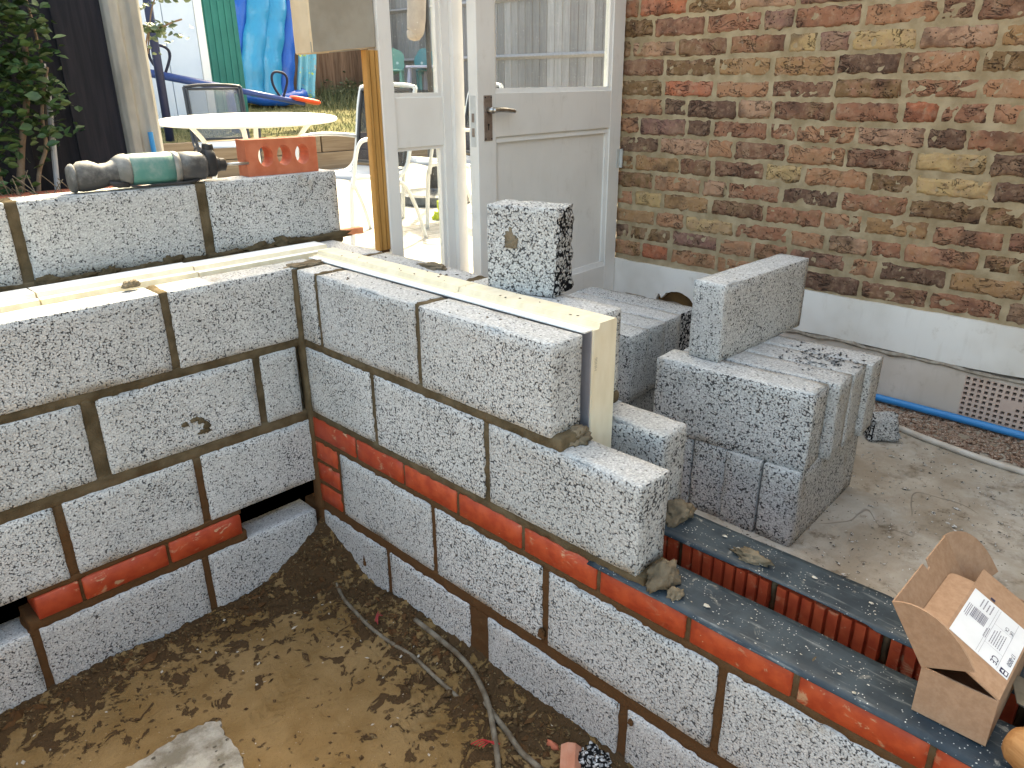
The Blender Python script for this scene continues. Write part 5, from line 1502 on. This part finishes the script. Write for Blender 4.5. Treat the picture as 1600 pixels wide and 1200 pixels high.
# sling chairs
M_FRAME = simple('silver_frame', (0.62, 0.63, 0.63), (0.55, 0.56, 0.56), 10, 0.35, 0.02, metal=0.2)
M_DFRAME = simple('dark_frame', (0.03, 0.033, 0.04), bump=0, rough=0.4)
def mesh_fabric(name, c, op):
    t = NT(name)
    tr_ = t.n('ShaderNodeBsdfTransparent'); df_ = t.n('ShaderNodeBsdfDiffuse'); df_.inputs[0].default_value = (*c, 1)
    mx = t.n('ShaderNodeMixShader'); mx.inputs[0].default_value = op
    t.link(tr_.outputs[0], mx.inputs[1]); t.link(df_.outputs[0], mx.inputs[2]); t.link(mx.outputs[0], t.out.inputs[0])
    return t.m
M_SLING = mesh_fabric('grey_sling', (0.05, 0.055, 0.07), 0.62)
M_SLINGS = mesh_fabric('blue_grey_seat', (0.30, 0.34, 0.40), 0.93)
def chair(loc, face, label, frame=M_FRAME, sling=M_SLING, seat=M_SLINGS):
    """local +x is the way the sitter faces"""
    e = empty('garden_chair', loc, math.atan2(face[1], face[0]), label, 'chair', 'garden chairs on the paving')
    for s in (-1, 1):
        y_ = 0.25 * s
        mb = MB(); mb.tube(bez([(-0.30, y_, 0.92), (-0.265, y_, 0.80), (-0.22, y_, 0.55), (-0.17, y_, 0.44), (-0.05, y_, 0.405), (0.20, y_, 0.43), (0.255, y_, 0.40), (0.27, y_, 0.3), (0.29, y_, 0.0)], 6), 0.014, 8, flat=1.0)
        mb.build('side_frame', frame, e, smooth=True)
        mb = MB(); mb.tube(bez([(0.26, y_ + 0.012 * s, 0.37), (0.22, y_ + 0.03 * s, 0.60), (0.12, y_ + 0.035 * s, 0.645), (-0.10, y_ + 0.03 * s, 0.64), (-0.24, y_, 0.62)], 6), 0.012, 8)
        mb.build('armrest', frame, e, smooth=True)
        mb = MB(); mb.tube(bez([(0.02, y_, 0.41), (-0.14, y_ + 0.01 * s, 0.36), (-0.24, y_ + 0.015 * s, 0.2), (-0.31, y_ + 0.02 * s, 0.0)], 6), 0.013, 8)
        mb.build('rear_leg', frame, e, smooth=True)
    mb = MB(); mb.tube(bez([(-0.30, -0.25, 0.92), (-0.305, -0.12, 0.935), (-0.305, 0.12, 0.935), (-0.30, 0.25, 0.92)], 4), 0.014, 8); mb.build('top_rail', frame, e, smooth=True)
    def sheet(name, prof, mat):
        mb = MB()
        vs = [(x_, yy, z_) for (x_, z_) in prof for yy in (-0.238, 0.238)]
        fs = [(2 * i, 2 * i + 1, 2 * i + 3, 2 * i + 2) for i in range(len(prof) - 1)]
        mb.add(vs, fs)
        o = mb.build(name, mat, e, smooth=True); s_ = o.modifiers.new('thick', 'SOLIDIFY'); s_.thickness = 0.003
    sheet('backrest', [(-0.297, 0.915), (-0.262, 0.79), (-0.218, 0.55), (-0.19, 0.47)], sling)
    sheet('seat', [(-0.17, 0.445), (-0.05, 0.41), (0.19, 0.435), (0.245, 0.415)], seat)
    mb = MB()
    for s in (-1, 1): mb.tube([(-0.285, 0.228 * s, 0.90), (-0.257, 0.228 * s, 0.79), (-0.213, 0.228 * s, 0.55), (-0.188, 0.228 * s, 0.47)], 0.012, 6)
    mb.tube([(-0.287, -0.228, 0.905), (-0.287, 0.228, 0.905)], 0.012, 6); mb.tube([(-0.188, -0.228, 0.47), (-0.188, 0.228, 0.47)], 0.012, 6)
    mb.build('sling_border', M_DFRAME, e, smooth=True)
    return e
fd = (0.70, -0.71)
chair((-1.72, -2.15, -0.45), (0.98, 0.1), 'silver garden chair with a dark sling back, half behind the pine post')
chair((-2.62, -2.30, -0.45), (0.9, -0.3), 'silver garden chair farther back, seen through the lower pane of the side window')
chair((-2.25, -5.0, -0.45), (0.30, 0.95), 'dark framed mesh chair behind the white table', M_DFRAME, mesh_fabric('pale_mesh', (0.20, 0.22, 0.24), 0.42), mesh_fabric('pale_mesh_seat', (0.36, 0.40, 0.46), 0.9))

# parasol base and pole
pa = empty('parasol_stand', (-3.12, -3.08, -0.45), label='black parasol pole in a heavy round base behind the side window', cat='parasol stand')
mb = MB(); mb.lathe([(0.02, 0.0), (0.30, 0.0), (0.31, 0.02), (0.30, 0.075), (0.27, 0.09), (0.06, 0.11), (0.05, 0.12)], 32); mb.build('base', simple('wet_dark_stone', (0.05, 0.055, 0.06), (0.10, 0.105, 0.11), 20, 0.25, 0.1), pa)
mb = MB(); mb.tube([(0, 0, 0.1), (0, 0, 0.45)], 0.045, 14); mb.build('socket', M_BLACK, pa, smooth=True)
mb = MB(); mb.tube([(0, 0, 0.4), (0, 0, 2.2)], 0.020, 14); mb.build('pole', M_BLACK, pa, smooth=True)
mb = MB(); mb.tube(bez([(0.09, -0.09, 1.255), (0.08, -0.08, 1.30), (0.06, -0.06, 1.40), (0.03, -0.03, 2.1)], 5), [0.02, 0.035, 0.05, 0.055, 0.06, 0.065, 0.07, 0.075, 0.08, 0.085, 0.09, 0.09, 0.09, 0.09, 0.09, 0.09], 10, flat=0.8); mb.build('folded_canopy', simple('beige_canvas', (0.36, 0.31, 0.27), (0.30, 0.25, 0.22), 12, 0.9, 0.3), pa, smooth=True)
o = lump('yellow_cloth', (-2.62, -2.40, -0.45), (0.07, 0.05, 0.10), 'small crumpled yellow-green cloth on the paving behind the side window', 'cloth', simple('lime_cloth', (0.55, 0.62, 0.06), (0.45, 0.55, 0.04), 20, 0.8, 0.1), 71, rough=0.7)

# shed
sh = empty('garden_shed', (-2.6, -7.6, 0.0), label='pale grey sheet metal shed with a dark teal end at the back of the garden', cat='shed')
M_SHED = simple('pale_shed_sheet', (0.50, 0.57, 0.66), (0.55, 0.62, 0.70), 3, 0.5, 0.05)
for k in range(6):
    mb = MB(); mb.box(-3.06 + 0.36 * k, -3.06 + 0.36 * k + 0.353, -7.02, -6.995, -0.05, 2.1)
    kid(mb.build('wall_sheet', M_SHED, sh, bevel=0.004), sh)
mb = MB(); mb.box(-3.155, -3.063, -7.05, -6.985, -0.05, 2.1); kid(mb.build('corner_trim', simple('white_trim', (0.74, 0.74, 0.72), bump=0), sh, bevel=0.004), sh)
mb = MB()
mb.box(-3.56, -3.157, -7.03, -7.0, -0.05, 2.1)
for k in range(5): mb.box(-3.53 + 0.08 * k, -3.50 + 0.08 * k, -7.0, -6.99, -0.05, 2.1)
kid(mb.build('end_panel', simple('dark_teal_sheet', (0.012, 0.13, 0.105), (0.016, 0.16, 0.13), 4, 0.5, 0.05), sh), sh)
mb = MB(); mb.box(-3.55, -0.9, -8.6, -7.055, -0.05, 2.05); kid(mb.build('shed_body', M_SHED, sh), sh)
mb = MB(); mb.prism([(-8.75, 2.05), (-6.9, 2.13), (-6.9, 2.2), (-8.75, 2.12)], 'X', -3.7, -0.8); kid(mb.build('roof', simple('grey_felt', (0.12, 0.12, 0.12), bump=0.3), sh), sh)

# steel post
mb = MB(); mb.tube([(-2.265, -6.0 - 0.25, -0.1), (-2.25, -6.2, 2.2)], 0.042, 12)
tag(mb.build('steel_post', simple('navy_steel', (0.012, 0.018, 0.05), (0.018, 0.025, 0.065), 8, 0.4, 0.05), smooth=True), 'dark navy steel post before the pale shed', 'post')

# seesaw
ss = empty('seesaw', (-3.0, -6.5, -0.05), label='blue steel seesaw with loop handles and an orange seat on the lawn', cat='seesaw')
M_NAVY = simple('blue_steel', (0.02, 0.045, 0.16), (0.03, 0.065, 0.21), 8, 0.35, 0.05)
b0 = Vector((-2.25, -6.5, 0.605)); b1 = Vector((-4.02, -6.5, 0.275))
mb = MB(); mb.tube([b0, b0.lerp(b1, 0.55)], 0.040, 12); mb.tube([b0.lerp(b1, 0.45), b1], 0.031, 12)
kid(mb.build('beam', M_NAVY, ss, smooth=True), ss)
for (t_, w_) in ((0.09, 0.11), (0.84, 0.10)):
    c = b0.lerp(b1, t_)
    mb = MB(); mb.tube(bez([c + Vector((0.02, 0, 0.02)), c + Vector((w_ * 0.9, 0, 0.14)), c + Vector((w_, 0, 0.24)), c + Vector((w_ * 0.5, 0, 0.29)), c + Vector((-w_ * 0.6, 0, 0.27)), c + Vector((-w_ * 0.9, 0, 0.19)), c + Vector((-0.02, 0, 0.02))], 5), 0.014, 8)
    kid(mb.build('handle', simple('navy_rubber', (0.012, 0.014, 0.03), bump=0), ss, smooth=True), ss)
mb = MB(); vs, fs = loft([(-3.86, -6.5, 0.335, 0.06, 0.012), (-3.89, -6.5, 0.335, 0.10, 0.028), (-4.08, -6.5, 0.30, 0.11, 0.030), (-4.18, -6.5, 0.28, 0.10, 0.030), (-4.22, -6.5, 0.275, 0.05, 0.014)], 16, 2.6); mb.add(vs, fs)
kid(mb.build('seat', simple('orange_red_plastic', (0.62, 0.075, 0.03), bump=0, rough=0.4), ss, smooth=True), ss)
mb = MB(); mb.tube([(-3.10, -6.5, 0.44), (-3.12, -6.5, -0.08)], 0.045, 12); mb.tube([(-2.85, -6.5, 0.10), (-3.35, -6.5, 0.08)], 0.03, 10)
kid(mb.build('pivot_stand', M_NAVY, ss, smooth=True), ss)

# inflatable pool stood on its side against the fence
pl = empty('paddling_pool', (-4.6, -8.3, 0.3), label='blue inflatable paddling pool stood on its side against the brown fence', cat='paddling pool')
def infl(name, pts, r_, mat, flat=1.0):
    mb = MB(); P = bez(pts, 8)
    mb.tube(P, [r_ * (1 + 0.06 * sin(i * 1.1)) for i in range(len(P))], 14, flat=flat)
    return kid(mb.build(name, mat, pl, smooth=True), pl)
def vinyl(name, c):
    t = NT(name); p = t.pos()
    return t.done(c, 0.25, t.bump(t.noise(p, 9, 4, 0.6), 0.35, 0.03), 0.5)
V1 = vinyl('deep_blue_vinyl', (0.004, 0.085, 0.38)); V2 = vinyl('sky_blue_vinyl', (0.015, 0.22, 0.40)); V3 = vinyl('light_blue_vinyl', (0.13, 0.52, 0.68))
infl('outer_ring', [(-4.02, -8.25, 0.30), (-4.10, -8.30, 0.70), (-4.30, -8.38, 1.25), (-4.45, -8.45, 1.75)], 0.13, V1)
infl('middle_ring', [(-4.22, -8.10, 0.30), (-4.30, -8.15, 0.70), (-4.50, -8.25, 1.25), (-4.66, -8.33, 1.75)], 0.17, V2)
infl('middle_ring', [(-4.44, -8.02, 0.30), (-4.52, -8.08, 0.75), (-4.70, -8.18, 1.25), (-4.84, -8.28, 1.75)], 0.15, V2)
infl('inner_ring', [(-4.68, -8.10, 0.33), (-4.78, -8.16, 0.75), (-4.95, -8.26, 1.25), (-5.08, -8.34, 1.75)], 0.14, V1)
infl('base_ring', [(-4.02, -8.10, 0.36), (-4.35, -7.98, 0.30), (-4.70, -7.98, 0.30), (-4.95, -8.05, 0.34)], 0.09, V1)
mb = MB()
vs = []; fs = []
nn, mm = 14, 16
def floor_mat():
    t = NT('printed_pool_floor'); p = t.pos()
    c = t.mix(t.mr(t.noise(p, 5, 3, 0.6), 0.45, 0.5), (0.10, 0.36, 0.47), (0.16, 0.42, 0.50))
    c = t.mix(t.mr(t.noise(t.scaled(p, (1, 1, 1.3)), 7, 2, 0.5, 1.0), 0.63, 0.66), c, (0.62, 0.66, 0.12))
    c = t.mix(t.mr(t.noise(t.scaled(p, (1.4, 1, 1)), 9, 2, 0.5, 2.0), 0.67, 0.69), c, (0.60, 0.25, 0.10))
    c = t.mix(t.mr(t.noise(p, 14, 2, 0.5, 1.5), 0.72, 0.74), c, (0.05, 0.05, 0.09))
    return t.done(c, 0.3, t.bump(t.noise(p, 8, 4), 0.5, 0.03), 0.5)
for j in range(nn + 1):
    for i in range(mm + 1):
        s_ = j / nn; w_ = i / mm
        x_ = -4.82 - 0.10 * s_ - 0.30 * w_ - 0.35 * s_ * 0.8; z_ = 0.28 + 1.4 * s_
        y_ = -8.02 - 0.25 * s_ + 0.04 * sin(w_ * 16) + 0.03 * noise.noise(Vector((w_ * 4, s_ * 4, 0)))
        vs.append((x_, y_, z_))
for j in range(nn):
    for i in range(mm):
        a = j * (mm + 1) + i; fs.append((a, a + 1, a + mm + 2, a + mm + 1))
mb.add(vs, fs)
o = mb.build('pool_floor', floor_mat(), pl, smooth=True); s_ = o.modifiers.new('thick', 'SOLIDIFY'); s_.thickness = 0.01
kid(o, pl)
# silver folded chair frame by the pool
mb = MB()
for k in range(3): mb.tube(bez([(-3.72 - 0.05 * k, -8.6, 0.32), (-3.74 - 0.05 * k, -8.6, 0.95), (-3.78 - 0.05 * k, -8.6, 1.05), (-3.86 - 0.05 * k, -8.6, 1.06), (-3.94 - 0.05 * k, -8.6, 0.95), (-3.96 - 0.05 * k, -8.6, 0.4)], 5), 0.012, 8)
tag(mb.build('folded_frame', M_FRAME, smooth=True), 'folded silver tube frame between the teal shed end and the pool', 'frame')

# children's furniture seen through the upper pane of the side window
def kid_chair(loc, rz, mat, label):
    e = empty('child_chair', loc, rz, label, 'child chair', 'teal plastic child chairs')
    # scalloped back with two eye-shaped holes
    bm = bmesh.new()
    out = []
    for k in range(48):
        a = 2 * pi * k / 48
        rr = 0.155 + 0.018 * abs(cos(2.5 * a + pi / 2))
        out.append((rr * cos(a), 0.40 + rr * sin(a) * 1.12))
    mb = MB(); mb.prism(out, 'X', -0.012, 0.012)
    mb.build('backrest', mat, e)
    mb = MB()
    for s in (-1, 1): mb.tube([(0.0105, 0.055 * s, 0.38), (0.0145, 0.055 * s, 0.38)], 0.020, 12)
    mb.build('eyelet', simple('pale_eyelet', (0.55, 0.66, 0.64), bump=0), e)
    mb = MB(); mb.prism([(-0.16, 0.26), (0.16, 0.26), (0.15, 0.29), (-0.15, 0.29)], 'X', 0.0125, 0.28); mb.build('seat', mat, e, bevel=0.006)
    for (a, b) in ((0.03, -0.13), (0.03, 0.13), (0.25, -0.13), (0.25, 0.13)):
        mb = MB(); mb.hexa([(a - .03, b - .025, 0), (a + .03, b - .025, 0), (a + .03, b + .025, 0), (a - .03, b + .025, 0), (a - .018, b - .02, 0.26), (a + .018, b - .02, 0.26), (a + .018, b + .02, 0.26), (a - .018, b + .02, 0.26)]); mb.build('leg', mat, e)
    return e
KZ = 0.39
M_T1 = simple('mint_plastic', (0.14, 0.33, 0.29), bump=0, rough=0.4); M_T2 = simple('teal_plastic', (0.05, 0.24, 0.28), bump=0, rough=0.4)
kid_chair((-6.55, -8.02, KZ), rad(45), M_T1, 'mint green plastic child chair with a scalloped back behind the side window')
kid_chair((-7.0, -7.82, KZ), rad(60), M_T2, 'teal plastic child chair with a scalloped back, half behind the other one')
kt = empty('child_table', (-6.78, -7.42, KZ), rad(20), 'small lilac grey child table standing beside the teal chairs', 'child table')
M_LIL = simple('lilac_plastic', (0.42, 0.42, 0.56), bump=0, rough=0.4)
mb = MB(); mb.box(-0.28, 0.28, -0.28, 0.28, 0.30, 0.335); mb.build('tabletop', M_LIL, kt, bevel=0.012)
for (a, b) in ((-1, -1), (1, -1), (1, 1), (-1, 1)):
    mb = MB(); mb.hexa([(a * .25 - .03, b * .25 - .03, 0), (a * .25 + .03, b * .25 - .03, 0), (a * .25 + .03, b * .25 + .03, 0), (a * .25 - .03, b * .25 + .03, 0), (a * .23 - .02, b * .23 - .02, 0.3), (a * .23 + .02, b * .23 - .02, 0.3), (a * .23 + .02, b * .23 + .02, 0.3), (a * .23 - .02, b * .23 + .02, 0.3)]); mb.build('leg', M_LIL, kt)
# weeds along the fence foot
mb = MB(); rg = random.Random(77)
for i in range(500):
    x = rg.uniform(-7.0, -5.2); y = rg.uniform(-8.9, -7.6); z = lawn_h(x, y)
    hh = rg.uniform(0.08, 0.32); dx, dy = rg.gauss(0, 0.07), rg.gauss(0, 0.07)
    mb.add([(x - 0.008, y, z), (x + 0.008, y, z), (x + dx, y + dy, z + hh)], [(0, 1, 2)])
for i in range(24):
    leaf_cloud(mb, rg, (rg.uniform(-7.0, -5.8), rg.uniform(-8.9, -8.4), 0.42), (0.12, 0.1, 0.07), 16, 0.03, 0.06)
mb.build('weeds', leaf_mat('weed_leaf', (0.04, 0.06, 0.025), (0.13, 0.13, 0.06)), kind='stuff')

# objects attached by plain parenting keep their world place: fix parents made without an offset
bpy.context.view_layer.update()
